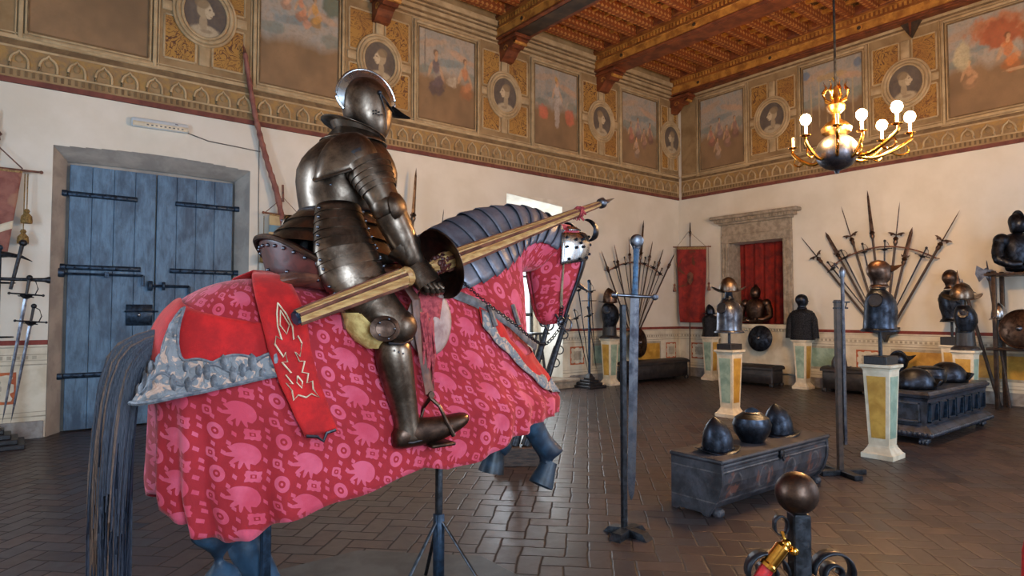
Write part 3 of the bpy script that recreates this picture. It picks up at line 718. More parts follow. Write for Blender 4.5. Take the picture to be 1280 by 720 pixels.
# joists: one mesh reused in every bay
jm = None
for bi in range(len(BX)-1):
    xa, xb = BX[bi]+.24, BX[bi+1]-(.24 if bi < 4 else .16)
    if bi < 1: continue
    for k in range(25 if bi >= 2 else 8):
        y = NY-.05-.235-k*.47
        if y < SY+.3: break
        if jm is None:
            b = MB(); b.box(-.5, .5, -.075, .075, -.2, 0); ob = b.build('joist', 'joist', ceil, smooth=False); jm = ob.data; q = ob
        else:
            q = bpy.data.objects.new('joist', jm); C.objects.link(q); q.parent = ceil
        q.location = ((xa+xb)/2, y, CZ); q.scale = (xb-xa, 1, 1)
b = MB()
for bi in range(1, len(BX)-1):
    xa, xb = BX[bi]+.24, BX[bi+1]-.16; n = 7
    for k in range(1, n): x = xa+(xb-xa)*k/n; b.box(x-.03, x+.03, SY, NY, CZ-.07, CZ)
b.build('ceiling_batten', 'beam_yellow', ceil, smooth=False)
b = MB(); b2 = MB()
for bi in range(1, 5):
    x = BX[bi+1]-(.27 if bi < 4 else .19)
    for k in range(24):
        y = NY-.52-k*.47
        (b if k % 3 else b2).box(x, x+.06, y-.13, y+.13, 7.64, 7.78, .01)
        if k % 3: b2.lathe([(.055, 0), (.055, .02)], 12, (x, y, 7.71), (-1, 0, 0))
b.build('painted_tablet', 'beam', ceil, smooth=False); b2.build('red_tablet', 'beam_red', ceil, smooth=False)

# ------------------------------------------------------------------ portal niche on the east wall
b = MB(); F = EX
for y0, y1 in ((PY1, PY1+.2), (PY0-.2, PY0)):
    b.box(F-.08, F+.02, y0, y1, PZ0-.02, PZ1+.02, .01); b.box(F-.10, F-.08, y0+.03, y0+.08, PZ0, PZ1, .005); b.box(F-.10, F-.08, y1-.08, y1-.03, PZ0, PZ1, .005)
b.box(F-.09, F+.02, PY0-.2, PY1+.2, PZ1, PZ1+.2, .01); b.box(F-.07, F, PY0-.2, PY1+.2, PZ1+.2, PZ1+.45, .01)
b.box(F-.13, F, PY0-.24, PY1+.24, PZ1+.45, PZ1+.5, .01); b.box(F-.19, F, PY0-.32, PY1+.32, PZ1+.5, PZ1+.58, .01); b.box(F-.26, F, PY0-.42, PY1+.42, PZ1+.58, PZ1+.66, .02)
for k in range(30): y = PY0-.3+k*.067; b.box(F-.21, F-.19, y, y+.035, PZ1+.51, PZ1+.57)
fr = struct(b.build('trim_6', 'stone', smooth=False))
b = MB(); b.box(F, F+.5, PY1-.001, PY1+.001, PZ0, PZ1); b.box(F, F+.5, PY0-.001, PY0+.001, PZ0, PZ1); b.build('jamb_reveal', 'stone', fr, smooth=False)
b = MB(); b.box(F-.16, F+.5, PY0-.25, PY1+.25, PZ0-.1, PZ0, .015); b.box(F-.10, F, PY0-.25, PY1+.25, .25, PZ0-.16, .01)
for k in range(26): y = PY0-.2+k*.068; b.box(F-.14, F-.1, y, y+.035, PZ0-.15, PZ0-.1)
b.build('niche_sill', 'dado', fr, smooth=False)
b = MB(); b.grid(lambda u, v: V((F+.42+.025*sin(u*34+v*1.5)+.012*sin(u*71), PY0-.05+u*(PY1-PY0+.1), PZ0+v*(PZ1-PZ0))), 90, 8)
tag(b.build('red_curtain', 'curtain'), 'dark red curtain hanging at the back of the stone-framed niche', 'curtain')

# ------------------------------------------------------------------ daylight and lamp light
w = bpy.data.worlds.new('world'); bpy.context.scene.world = w; w.use_nodes = True
bg = w.node_tree.nodes['Background']; bg.inputs[0].default_value = (.80, .90, 1, 1); bg.inputs[1].default_value = 2.6
def area(name, loc, rot, sx, sy, e, c):
    l = bpy.data.lights.new(name, 'AREA'); l.shape = 'RECTANGLE'; l.size = sx; l.size_y = sy; l.energy = e; l.color = c
    o = bpy.data.objects.new(name, l); C.objects.link(o); o.location = loc; o.rotation_euler = rot
BL = (.58, .78, 1.0)
for x, e in ((.2, 200), (5.2, 155), (10.4, 110)): area('south_window_daylight', (x, SY+.05, 2.4), (radians(90), 0, 0), 1.5, 2.6, e, BL)
area('west_window_daylight', (WX+.05, 5.2, 2.5), (radians(90), 0, radians(-90)), 1.5, 2.6, 150, BL)
area('north_window_daylight', (8.63, NY+WD-.1, 2.2), (radians(-90), 0, 0), 1.2, 2.2, 70, (.8, .9, 1))
sc = bpy.context.scene; sc.view_settings.view_transform = 'Standard'; sc.view_settings.look = 'None'; sc.view_settings.gamma = 1; sc.view_settings.use_curve_mapping = False; sc.view_settings.exposure = 0.5
# ================================================================== HORSE
def lerp_tab(tab, x):
    if x <= tab[0][0]: return tab[0][1]
    for (a, p), (b, q) in zip(tab, tab[1:]):
        if x <= b: f = (x-a)/(b-a); f = f*f*(3-2*f)*.5+f*.5; return p+(q-p)*f
    return tab[-1][1]
HY = 3.0; ZS = 1.45
XR = [(.60, .56), (.72, .50), (.9, .465), (1.3, .455), (1.5, .46)]
XF = [(.85, 2.58), (.95, 2.66), (1.08, 2.68), (1.2, 2.58), (1.34, 2.47), (1.5, 2.38)]
BW = [(.6, .40), (1.0, .37), (1.45, .335)]
ZT = [(.85, 1.755), (1.1, 1.745), (1.5, 1.76), (1.8, 1.79), (2.2, 1.74)]
HEM = [(.44, .86), (.50, .76), (.60, .70), (.72, .69), (.82, .735), (1.15, .785), (1.55, .862), (1.62, .88), (1.66, .832), (1.93, .855), (2.14, .93), (2.37, .985), (2.7, 1.0)]
def base_pt(t, z, off=0):
    """t runs round the horse: 0 nose end, .25 far flank, .5 rump, .75 near flank"""
    c, s = cos(2*pi*t), sin(2*pi*t); p = 2/3.6 if c < 0 else 2/3.6+(2/2.15-2/3.6)*min(1, c*1.6)
    xr, xf, bw = lerp_tab(XR, z)-off, lerp_tab(XF, z)+off, lerp_tab(BW, z)+off
    x = (xr+xf)/2+(xf-xr)/2*math.copysign(abs(c)**p, c); y = HY+bw*math.copysign(abs(s)**p, s)
    return V((x, y, z))
def cap_pt(t, s, off=0, fold=True):
    """s 0..1 hanging cloth, 1..2 over the back"""
    if s <= 1:
        x0 = base_pt(t, 1.0).x; hem = lerp_tab(HEM, x0); z = hem+(ZS-hem)*s; p = base_pt(t, z, off)
        if fold:
            f = (1-s)**1.3; d = V((p.x-1.56, (p.y-HY)*4, 0)); d.normalize()
            rear = max(0, 1-(p.x-.45)/.9)
            p += d*(f*(.022*sin(t*2*pi*19+z*1.3)*(.25+rear)+.012*sin(t*2*pi*31+1)))
            p.z += .006*sin(t*2*pi*27)*f
        return p
    q = (s-1)*pi/2; B = base_pt(t, ZS, off); sx = min(max(B.x, .85), 2.2)
    return V((sx+(B.x-sx)*cos(q), HY+(B.y-HY)*cos(q), ZS+(lerp_tab(ZT, sx)+off-ZS)*sin(q)))
def t_near(x, far=False):
    """the parameter on the near (or far) flank where the cloth at girth height stands at x"""
    lo, hi = .5, 1.0
    for _ in range(30):
        m = (lo+hi)/2
        if base_pt(m, 1.3).x < x: lo = m
        else: hi = m
    return (1-lo) if far else lo
def s_at(t, z):
    if z <= ZS: hem = lerp_tab(HEM, base_pt(t, 1.0).x); return (z-hem)/(ZS-hem)
    sx = min(max(base_pt(t, ZS).x, .85), 2.2); return 1+2/pi*math.asin(min(1, (z-ZS)/(lerp_tab(ZT, sx)-ZS)))
horse = thing('horse', 'rearing display horse draped in a red brocade cloth, carrying the armoured rider', 'horse', (1.56, HY, 0))
NU, NVV = 220, 46
b = MB(); ss = [1.0*i/25 for i in range(26)]+[1+(i+1)/20 for i in range(20)]
arc = [0.0]
for i in range(NU): arc.append(arc[-1]+(base_pt((i+1)/NU, 1.3)-base_pt(i/NU, 1.3)).length)
vs = []; uvs = []
for s in ss:
    for i in range(NU+1):
        p = cap_pt(i/NU, s); vs.append(p); uu = arc[i]
        if s <= 1: vv = p.z
        else:
            B = base_pt(i/NU, ZS); vv = ZS+(s-1)*pi/2*.33
            uu = arc[i]
        uvs.append((uu, vv))
fs = [(j*(NU+1)+i, j*(NU+1)+i+1, (j+1)*(NU+1)+i+1, (j+1)*(NU+1)+i) for j in range(len(ss)-1) for i in range(NU)]
def uv_mesh(name, vs, fs, uvs, mat, parent, solid=.006):
    me = bpy.data.meshes.new(name); off = V(parent.location); me.from_pydata([tuple(V(p)-off) for p in vs], [], fs)
    uvl = me.uv_layers.new(name='UVMap')
    for l in me.loops: uvl.data[l.index].uv = uvs[l.vertex_index]
    for p in me.polygons: p.use_smooth = True
    me.materials.append(M[mat]); o = bpy.data.objects.new(name, me); C.objects.link(o); o.parent = parent
    if solid: md = o.modifiers.new('s', 'SOLIDIFY'); md.thickness = solid; md.offset = -1
    return o
uv_mesh('caparison', vs, fs, uvs, 'brocade', horse)
# neck and head under the cloth
NK = [((1.55, 1.86), (1.95, 1.30), .27), ((1.74, 1.99), (2.20, 1.22), .24), ((1.95, 2.11), (2.40, 1.32), .205), ((2.18, 2.19), (2.39, 1.50), .16), ((2.42, 2.225), (2.31, 1.70), .13), ((2.62, 2.20), (2.37, 1.83), .115), ((2.76, 2.12), (2.50, 1.86), .11)]
def smooth_tab(T, t):
    x = t*(len(T)-1); i = min(int(x), len(T)-2); f = x-i
    g = lambda k: T[max(0, min(len(T)-1, k))]
    def cr(a, b_, c, d): return .5*((2*b_)+(-a+c)*f+(2*a-5*b_+4*c-d)*f*f+(-a+3*b_-3*c+d)*f**3)
    out = []
    for k in range(len(T[0])):
        a, b_, c, d = g(i-1)[k], g(i)[k], g(i+1)[k], g(i+2)[k]
        out.append(tuple(cr(*q) for q in zip(a, b_, c, d)) if isinstance(a, tuple) else cr(a, b_, c, d))
    return out
def neck_pt(t, th, off=0, T=NK):
    """th from the crest; negative towards the viewer's side"""
    cr, th_, hw = smooth_tab(T, t); c = V(((cr[0]+th_[0])/2, HY, (cr[1]+th_[1])/2)); u = V((cr[0]-th_[0], 0, cr[1]-th_[1])); h = u.length/2; u.normalize()
    a, s = cos(th), sin(th); sq = lambda v, p: math.copysign(abs(v)**p, v)
    return c+u*(h+off)*sq(a, .95)+V((0, 1, 0))*(hw+off)*sq(s, .85)
def cloth_tube(name, T, n, m, u0, du, wr=.008):
    vs = []; uvs = []; fs = []
    for j in range(m+1):
        t = j/m; cr, th_, hw = smooth_tab(T, t); mid = ((cr[0]+th_[0])/2, (cr[1]+th_[1])/2)
        for i in range(n+1):
            th = 2*pi*i/n-pi; p = neck_pt(t, th, wr*sin(th*7+t*6)*sin(th)**2*(1 if abs(th) > 1.4 else .2), T); vs.append(p)
            hgt = V((cr[0]-th_[0], cr[1]-th_[1])).length
            uvs.append((u0+t*du, 1.3+(1-abs(th)/pi)*max(.35, hgt)*1.05))
    fs = [(j*(n+1)+i, j*(n+1)+i+1, (j+1)*(n+1)+i+1, (j+1)*(n+1)+i) for j in range(m) for i in range(n)]
    return uv_mesh(name, vs, fs, uvs, 'brocade', horse, .004)
cloth_tube('neck_cloth', NK, 48, 40, 0, 1.3)
HD = [((2.83, 2.165), (2.66, 2.165), .05), ((2.93, 2.10), (2.52, 2.06), .11), ((2.925, 1.95), (2.50, 1.88), .118), ((2.865, 1.80), (2.52, 1.75), .105), ((2.80, 1.67), (2.545, 1.64), .085), ((2.755, 1.57), (2.58, 1.56), .065), ((2.72, 1.535), (2.62, 1.53), .035)]
cloth_tube('head_cloth', HD, 40, 30, .35, .75, .006)
# the figure of the horse under the cloth, one continuous surface
b = MB()
def T2(T, off): return [[neck_pt(j/20, 2*pi*i/16, off, T) for i in range(16)] for j in range(21)]
b.loft(T2(NK, -.03)); b.loft(T2(HD, -.02))
b.loft([[V((x, HY+cos(a)*w, zc+sin(a)*h)) for a in [2*pi*k/20 for k in range(20)]] for x, zc, h, w in ((.52, 1.4, .05, .05), (.60, 1.36, .24, .2), (.9, 1.38, .33, .27), (1.4, 1.33, .37, .29), (1.9, 1.36, .35, .24), (2.15, 1.38, .28, .18), (2.28, 1.34, .18, .10))])
for pts, rr in [([(.85, 2.84, 1.35), (.93, 2.82, 1.05), (.76, 2.84, .84), (.66, 2.85, .66), (.69, 2.85, .50), (.76, 2.86, .26), (.83, 2.86, .17), (.86, 2.86, .13)], [.19, .15, .115, .095, .085, .070, .066, .062]),
                ([(.95, 3.16, 1.35), (1.03, 3.18, 1.05), (.88, 3.16, .86), (.80, 3.15, .70), (.88, 3.15, .50), (1.0, 3.15, .25), (1.07, 3.15, .17), (1.10, 3.15, .13)], [.19, .15, .115, .095, .085, .070, .066, .062]),
                ([(2.10, 2.92, 1.3), (2.30, 2.92, 1.14), (2.40, 2.91, 1.04), (2.43, 2.89, .93), (2.49, 2.88, .83), (2.565, 2.87, .75), (2.53, 2.87, .68)], [.13, .10, .085, .072, .066, .080, .066]),
                ([(2.15, 3.10, 1.3), (2.34, 3.10, 1.12), (2.42, 3.12, 1.02), (2.40, 3.14, .92), (2.39, 3.15, .84), (2.39, 3.15, .79), (2.35, 3.15, .745)], [.13, .10, .085, .075, .070, .082, .07])]:
    b.tube(pts, rr, 14)
body = b.build('body', 'horn', horse, world=True, ang=180)
md = body.modifiers.new('r', 'REMESH'); md.mode = 'VOXEL'; md.voxel_size = .016; md.use_smooth_shade = True
md = body.modifiers.new('s', 'SMOOTH'); md.factor = .6; md.iterations = 6
def hoof(c, d, r):
    c = V(c); d = V(d).normalized(); a, b_ = basis(d, V((0, 1, 0)))
    m_ = MB(); m_.loft([[c+d*z+a*(cos(q)*rr*(1.0))+b_*(sin(q)*rr*.92) for q in [2*pi*k/18 for k in range(18)]] for rr, z in ((r*.8, -.03), (r*.86, 0), (r*1.2, .10), (r*1.22, .118), (r*1.05, .12), (r*.9, .105))])
    m_.build('hoof', 'hoof', horse, world=True)
hoof((2.53, 2.87, .68), (-.48, 0, -.88), .064); hoof((2.345, 3.15, .735), (-.25, 0, -.97), .068); hoof((.865, 2.86, .145), (.25, 0, -1), .064); hoof((1.105, 3.15, .145), (.25, 0, -1), .064)
# tail
def tail_axis(t):
    P = [(.52, 1.50), (.45, 1.49), (.385, 1.44), (.345, 1.34), (.325, 1.18), (.315, .95), (.315, .7), (.32, .45), (.32, .22), (.32, .12)]
    x, z = smooth_tab([(p,) for p in P], t)[0]; return V((x, HY, z))
b = MB(); b.tube([tail_axis(k/20) for k in range(19)], [.03, .035, .04, .045, .05, .05, .05, .05, .05, .05, .05, .05, .048, .045, .042, .04, .035, .03, .02], 14)
rs = random.Random(3); b2 = MB(); rs2 = random.Random(5)
for bb, cnt, rg in ((b, 560, rs), (b2, 150, rs2)):
    for k in range(cnt):
        a = rg.uniform(0, 2*pi); r0 = rg.uniform(.02, .035); r1 = .085*rg.uniform(.25, 1)**.5; t1 = rg.uniform(.8, 1.0); w = rg.uniform(-.012, .012); ph = rg.uniform(0, 6)
        if bb is b2: a = pi+rg.uniform(-1.1, 1.1) if k % 3 else a
        pts = []
        for q in range(13):
            t = t1*q/12; g = min(1, t*3); r = r0+(r1-r0)*g; c = tail_axis(t)
            pts.append(c+V((cos(a)*r*(.8 if t > .2 else .6), sin(a)*r*.95, (cos(a)*-.03 if t < .3 else 0)))+V((w*sin(t*7+ph), w*cos(t*6+ph), 0)))
        bb.tube(pts, [.0036]*10+[.003, .002, .001], 3)
tl = b.build('tail', 'hair', horse, world=True); b2.build('brown_tail_hair', 'hair_brown', tl).location = -V(horse.location)

# trappings laid on the cloth: embroidered crupper, harness strap, breast piece
def patch(name, mat, fn, nu, nv, off, parent, solid=.006):
    """fn(u, v) -> (t, s) on the cloth"""
    b = MB().grid(lambda u, v: (lambda q: cap_pt(q[0], q[1], off)+(V((0, 0, q[2])) if len(q) > 2 else V((0, 0, 0))))(fn(u, v)), nu, nv)
    return b.build(name, mat, parent, world=True, ang=60, solid=solid)
crup = thing('crupper_cover', 'scarlet velvet crupper cover with silver embroidered border on the rump', 'horse trapping', (.9, HY, 1.4))
def around(u, xe):  # u 0..1 from the near flank at xe round the rump to the far flank
    a = t_near(xe); return a+( (1-a)-a)*u
def edge(u): return abs(u-.5)*2      # 0 at the tail, 1 at the flank ends
def zlow(u):
    e = edge(u); return 1.262+.105*e**1.6
def zup(u):
    e = edge(u); return 1.655-.115*e
b = patch('velvet_panel', 'velvet', lambda u, v: (around(u, .93), s_at(around(u, .93), zlow(u)+.02+(zup(u)-zlow(u)-.02)*v)), 90, 16, .016, crup)
def trimtop(u):
    e = edge(u); return .05+.085*max(0, 1-e)**.5+.022*abs(sin(e*14+.4))+.20*math.exp(-((e-.33)/.075)**2)
def flare(u, v):  # the stiff border stands off a little at the rump corner
    t = around(u, .93); e = edge(u); z = zlow(u)-.012+v*trimtop(u); p = cap_pt(t, s_at(t, z), .028+.085*max(0, 1-v)**1.5*math.exp(-((e-.25)/.3)**2)); return p
MB().grid(flare, 130, 8).build('embroidered_border', 'embroidery', crup, world=True, solid=.008)
b = MB(); b.tube([flare(k/120, -.02) for k in range(121)], .009, 6); b.tube([flare(k/120, 1.0) for k in range(121)], .006, 6); b.build('border_cord', 'silver_relief', crup, world=True)
def scroll_line(u): e = edge(u); return flare(u, (.065+.038*sin(e*22)*(1-.4*e))/trimtop(u))
b = MB(); b.tube([scroll_line(k/160)+V((0, -.006 if k > 80 else .006, 0)) for k in range(161)], .012, 6, flat=.7)
for k in range(44):
    u = (k+.5)/44; e = edge(u); vv = (.5+.32*sin(k*2.4)); 
    if trimtop(u) < .07: continue
    p = flare(u, vv); n = (p-V((1.2, HY, p.z))).normalized(); r_ = .014+.010*abs(sin(k*1.7)); b.lathe([(r_*.2, .010), (r_*.8, .007), (r_*1.1, 0)], 8, p, n, sx=1.0, sy=1.5)
b.build('raised_scroll', 'silver_relief', crup, world=True)
def strap_fn(sd):
    def f(u, v):
        z = 1.745-.0-(1.745-1.09)*v; xc = .875+.12*v**.8; w = .105-.042*v; x = xc+(u-.5)*2*w
        t = t_near(x, sd < 0); return (t, s_at(t, z) if z < 1.742 else 2.0)
    return f
strap = thing('rump_strap', 'long scarlet velvet strap over the rump with a pale outlined motif', 'horse trapping', (.95, HY, 1.4))
for sd in (1, -1):
    b = patch('velvet_band', 'velvet', strap_fn(sd), 9, 40, .042, strap)
    def sp(x, y):  # x across -1..1, y down 0..1
        q = strap_fn(sd)(.5+x*.5, y); return cap_pt(q[0], q[1], .051)
    b = MB()
    half = [(0, .20), (.25, .26), (.42, .33), (.34, .40), (.62, .38), (.80, .42), (.50, .50), (.30, .47), (.35, .53), (.70, .53), (.34, .60), (.72, .61), (.45, .67), (.85, .66), (.70, .71), (.88, .77), (.45, .74), (0, .76)]
    b.tube([sp(x*.78, y) for x, y in half], .0035, 5); b.tube([sp(-x*.78, y) for x, y in half], .0035, 5)
    b.tube([sp(x*.5, y) for x, y in ((0, .62), (.3, .66), (0, .70), (-.3, .66), (0, .62))], .003, 5)
    b.tube([sp(x*.5, y) for x, y in ((0, .24), (.4, .32), (0, .37), (-.4, .32), (0, .24))], .003, 5)
    b.build('stitched_motif', 'thread', strap, world=True)
    b = MB(); b.tube([sp(x, y) for x, y in ((-.9, 1.0), (-.3, 1.015), (.0, 1.05), (.3, 1.0), (.9, .985))], .007, 6); b.build('silver_tip', 'steel_grey', strap, world=True)
# breast piece
pey = thing('breast_cover', 'scarlet breast cover with silver embroidered edge at the chest', 'horse trapping', (2.3, HY, 1.4))
def pey_low(u):
    """from the near shoulder round the chest"""
    x = base_pt(pey_t(u) % 1.0, 1.3).x; return lerp_tab([(1.90, 1.60), (2.00, 1.50), (2.12, 1.39), (2.22, 1.26), (2.30, 1.15), (2.5, 1.10)], x)
def pey_t(u):
    a = t_near(1.97); return a+(2-2*a)*u
def pf(u, v, off):
    t = pey_t(u) % 1.0; z = pey_low(u)+v; off += .012*sin(pi*min(1,max(0,v*4)))
    return cap_pt(t, s_at(t, z), off)
MB().grid(lambda u, v: pf(u, .02+v*(.10+.20*(1-abs(u-.5)*2)), .014), 70, 8).build('velvet_panel', 'velvet', pey, world=True, solid=.006)
MB().grid(lambda u, v: pf(u, v*(.080+.018*sin(u*60)), .024), 110, 5).build('embroidered_border', 'embroidery', pey, world=True, solid=.007)
# ------------------------------------------------------------------ neck armour, head armour
cri = thing('neck_armour', 'segmented grey steel neck armour along the horse crest', 'horse armour', (2.1, HY, 2.1))
n = 12
for k in range(n):
    t0 = .985-(k)/n*.90; t1 = .985-(k+1)/n*.90-.012
    def f(u, v):
        th = (u-.5)*2*(1.58-.38*(k/n)); t = t0+(t1-t0)*v; ridge = .016*max(0, 1-abs(th)*3)
        return neck_pt(t, th, .016+.013*v+ridge+.002*sin(k*2.1))
    o = MB().grid(f, 33, 5).build('plate', 'steel_neck', cri, world=True, ang=50, solid=.004)
b = MB()
for k in range(n):
    t = .985-(k+.9)/n*.90
    for th in (-1.0, 1.0): b.ball(neck_pt(t, th, .05), .007, n=8, m=6)
b.build('rivets', 'steel_bright', cri, world=True)
sha = thing('head_armour', 'steel head armour on the horse face with eye guard and spike', 'horse armour', (2.8, HY, 1.9))
def f(u, v): th = (u-.5)*2*1.0; return neck_pt(.12+.80*v, th, .018+.01*(1-abs(th)), HD)
MB().grid(f, 17, 30).build('face_plate', 'steel_dark', sha, world=True, solid=.004)
b = MB(); cpt = neck_pt(.50, 0, .02, HD); b.tube([cpt, cpt+V((.16, 0, -.075))], [.024, .001], 8); b.lathe([(.04, 0), (.03, .02), (.012, .03)], 12, cpt, (.8, 0, -.4)); b.build('brow_spike', 'steel_grey', sha, world=True)
b = MB(); c = neck_pt(.62, 0, .02, HD)
b.ball(neck_pt(.42, 0, .028, HD), .022, n=10, m=8); b.build('brow_boss', 'steel_dark', sha, world=True)
for sd in (-1, 1):
    def f(u, v): return neck_pt(.13+.21*v, sd*(.38+1.50*u), .030+.014*sin(u*pi)*sin(v*pi), HD)
    o = MB().grid(f, 15, 9).build('eye_plate', 'steel_bright', sha, world=True, solid=.006, ang=60)
    stp = []
    for u_, v_ in ((.12, .2), (.12, .5), (.12, .8), (.35, .9), (.6, .9), (.85, .85), (.9, .2), (.9, .5), (.55, .3), (.55, .55), (.72, .3), (.72, .55), (.62, .42)): stp.append(f(u_, v_)+V((0, sd*.006, 0)))
    studs('eye_plate_stud', 'steel_dark', sha, stp, .010)
    # scooped eye shade standing off the brow
    b = MB(); c = V((2.885, HY+sd*.075, 2.125))
    def f2(u, v):
        a = -1.9+u*3.8; q = v*pi/2*.97; r = .088*cos(q)
        return c+V((.02+.105*sin(q)-.02*v, sd*(.02+.75*r*cos(a)), r*sin(a)*.85+.012-.03*v*v))
    b.grid(f2, 21, 8); b.build('eye_shade', 'steel_dark', sha, world=True, solid=.005)
    b = MB()
    def f3(u, v): return neck_pt(.04+.06*v, sd*(.9+.7*u), .03, HD)
    b.grid(f3, 6, 5); b.build('poll_plate', 'steel_bright', sha, world=True, solid=.006)
# bridle
bri = thing('bridle', 'pale cheek strap with iron chain, curb bit and rings at the horse mouth', 'bridle', (2.7, HY, 1.7))
for sd in (-1, 1):
    b = MB(); b.tube([neck_pt(t, sd*th, .012, HD) for t, th in ((.30, 1.75), (.45, 1.72), (.60, 1.62), (.70, 1.5))], .009, 6, flat=.5); b.build('cheek_strap', 'cord', bri, world=True)
    b = MB(); p0 = neck_pt(.70, sd*1.5, .016, HD); p1 = neck_pt(.93, sd*1.4, .03, HD)
    for k in range(7):
        p = p0.lerp(p1, k/6); b.lathe([(.011, -.004), (.014, 0), (.011, .004), (.007, 0), (.011, -.004)], 10, p, (.3 if k % 2 else 1, .6, .3), cap=False)
    b.build('bit_chain', 'iron', bri, world=True)
    b = MB(); c = p1+V((0, sd*.01, -.0))
    for r, cc in ((.030, c), (.040, c+V((.05, 0, -.015)))):
        b.tube([cc+V((cos(a)*r, 0, sin(a)*r)) for a in [2*pi*k/20 for k in range(21)]], .006, 6)
    b.ball(c, .022, .012, .022, 12, 8); b.tube([c+V((-.05, 0, .05)), c, c+V((.04, 0, -.06)), c+V((.02, 0, -.075))], .007, 6); b.build('curb_bit', 'steel_grey', bri, world=True)
rein = thing('rein', 'grey leather rein strap and iron chain across the horse shoulder', 'rein', (2.0, HY, 1.6))
def shp(x, z, off): t = t_near(x); return cap_pt(t, s_at(t, z), off)
b = MB(); P = [shp(1.70, 1.72, .02), shp(1.82, 1.685, .025), shp(1.95, 1.64, .028), shp(2.08, 1.585, .03), shp(2.2, 1.53, .035), shp(2.33, 1.46, .04), shp(2.45, 1.40, .05)]
for q in P: pass
b.tube(P, [.026]*7, 8, flat=.22, up=V((0, -1, .2))); b.build('leather_strap', 'leather_grey', rein, world=True)
b = MB()
for x in (2.02, 2.24): b.tube([shp(x, 1.62, .045), shp(x+.01, 1.52, .05)], .014, 6)
b.build('strap_loop', 'leather_grey', rein, world=True)
b = MB(); Q = [V((1.72, 2.66, 1.80)), V((1.90, 2.645, 1.66)), V((2.08, 2.64, 1.55)), V((2.25, 2.68, 1.46)), V((2.42, 2.76, 1.42)), V((2.62, 2.86, 1.50)), V((2.72, 2.91, 1.56))]
NQ = 70
for k in range(NQ):
    q = smooth_tab([tuple(p) for p in Q][0:0] or [(tuple(p),) for p in Q], k/(NQ-1))[0]; b.lathe([(.008, -.003), (.011, 0), (.008, .003), (.005, 0), (.008, -.003)], 7, q, (1, .8*(k % 2), .8*((k+1) % 2)), cap=False)
b.build('rein_chain', 'iron', rein, world=True)

# ------------------------------------------------------------------ saddle
sad = thing('saddle', 'oxblood leather war saddle with steel rimmed cantle on the horse back', 'saddle', (1.25, HY, 1.72))
def cant(u, v):   # cantle: wraps round behind the rider
    a = pi*.5+pi*u; r = .235+.05*v; return V((1.19+cos(a)*(r+.02), HY+sin(a)*(r+.05), 1.735+.215*v-.04*abs(sin(a))**2-.12*v*abs(sin(a))**3))
MB().grid(cant, 40, 10).build('cantle', 'leather_red', sad, world=True, solid=.03)
b = MB(); b.tube([cant(k/40, 1.0)+V((-.012, 0, 0)) for k in range(41)], .013, 8); b.build('cantle_rim', 'steel_rust', sad, world=True)
stp = []
for k in range(1, 18):
    p = cant(k/18, .82); d = V((p.x-1.19, p.y-HY, 0)).normalized(); stp.append(p+d*.003)
    if k % 3 == 0: p = cant(k/18, .3); stp.append(p+d*.004)
studs('cantle_nail', 'steel_grey', sad, stp, .009)
b = MB(); b.loft([[V((x, HY+cos(a)*w, z+sin(a)*h)) for a in [2*pi*k/24 for k in range(24)]] for x, z, w, h in ((.90, 1.735, .18, .025), (.96, 1.75, .27, .045), (1.15, 1.765, .29, .05), (1.4, 1.78, .26, .06), (1.6, 1.80, .24, .06), (1.68, 1.80, .18, .03))]); b.build('seat', 'leather_brown', sad, world=True)
def flap(sd):
    def f(u, v):
        x = 1.18+.26*u; z = 1.70-.20*v*(1-.25*abs(u-.5)); t = t_near(x, sd > 0); return cap_pt(t, s_at(t, z), .022+.01*sin(u*pi), False)
    return f
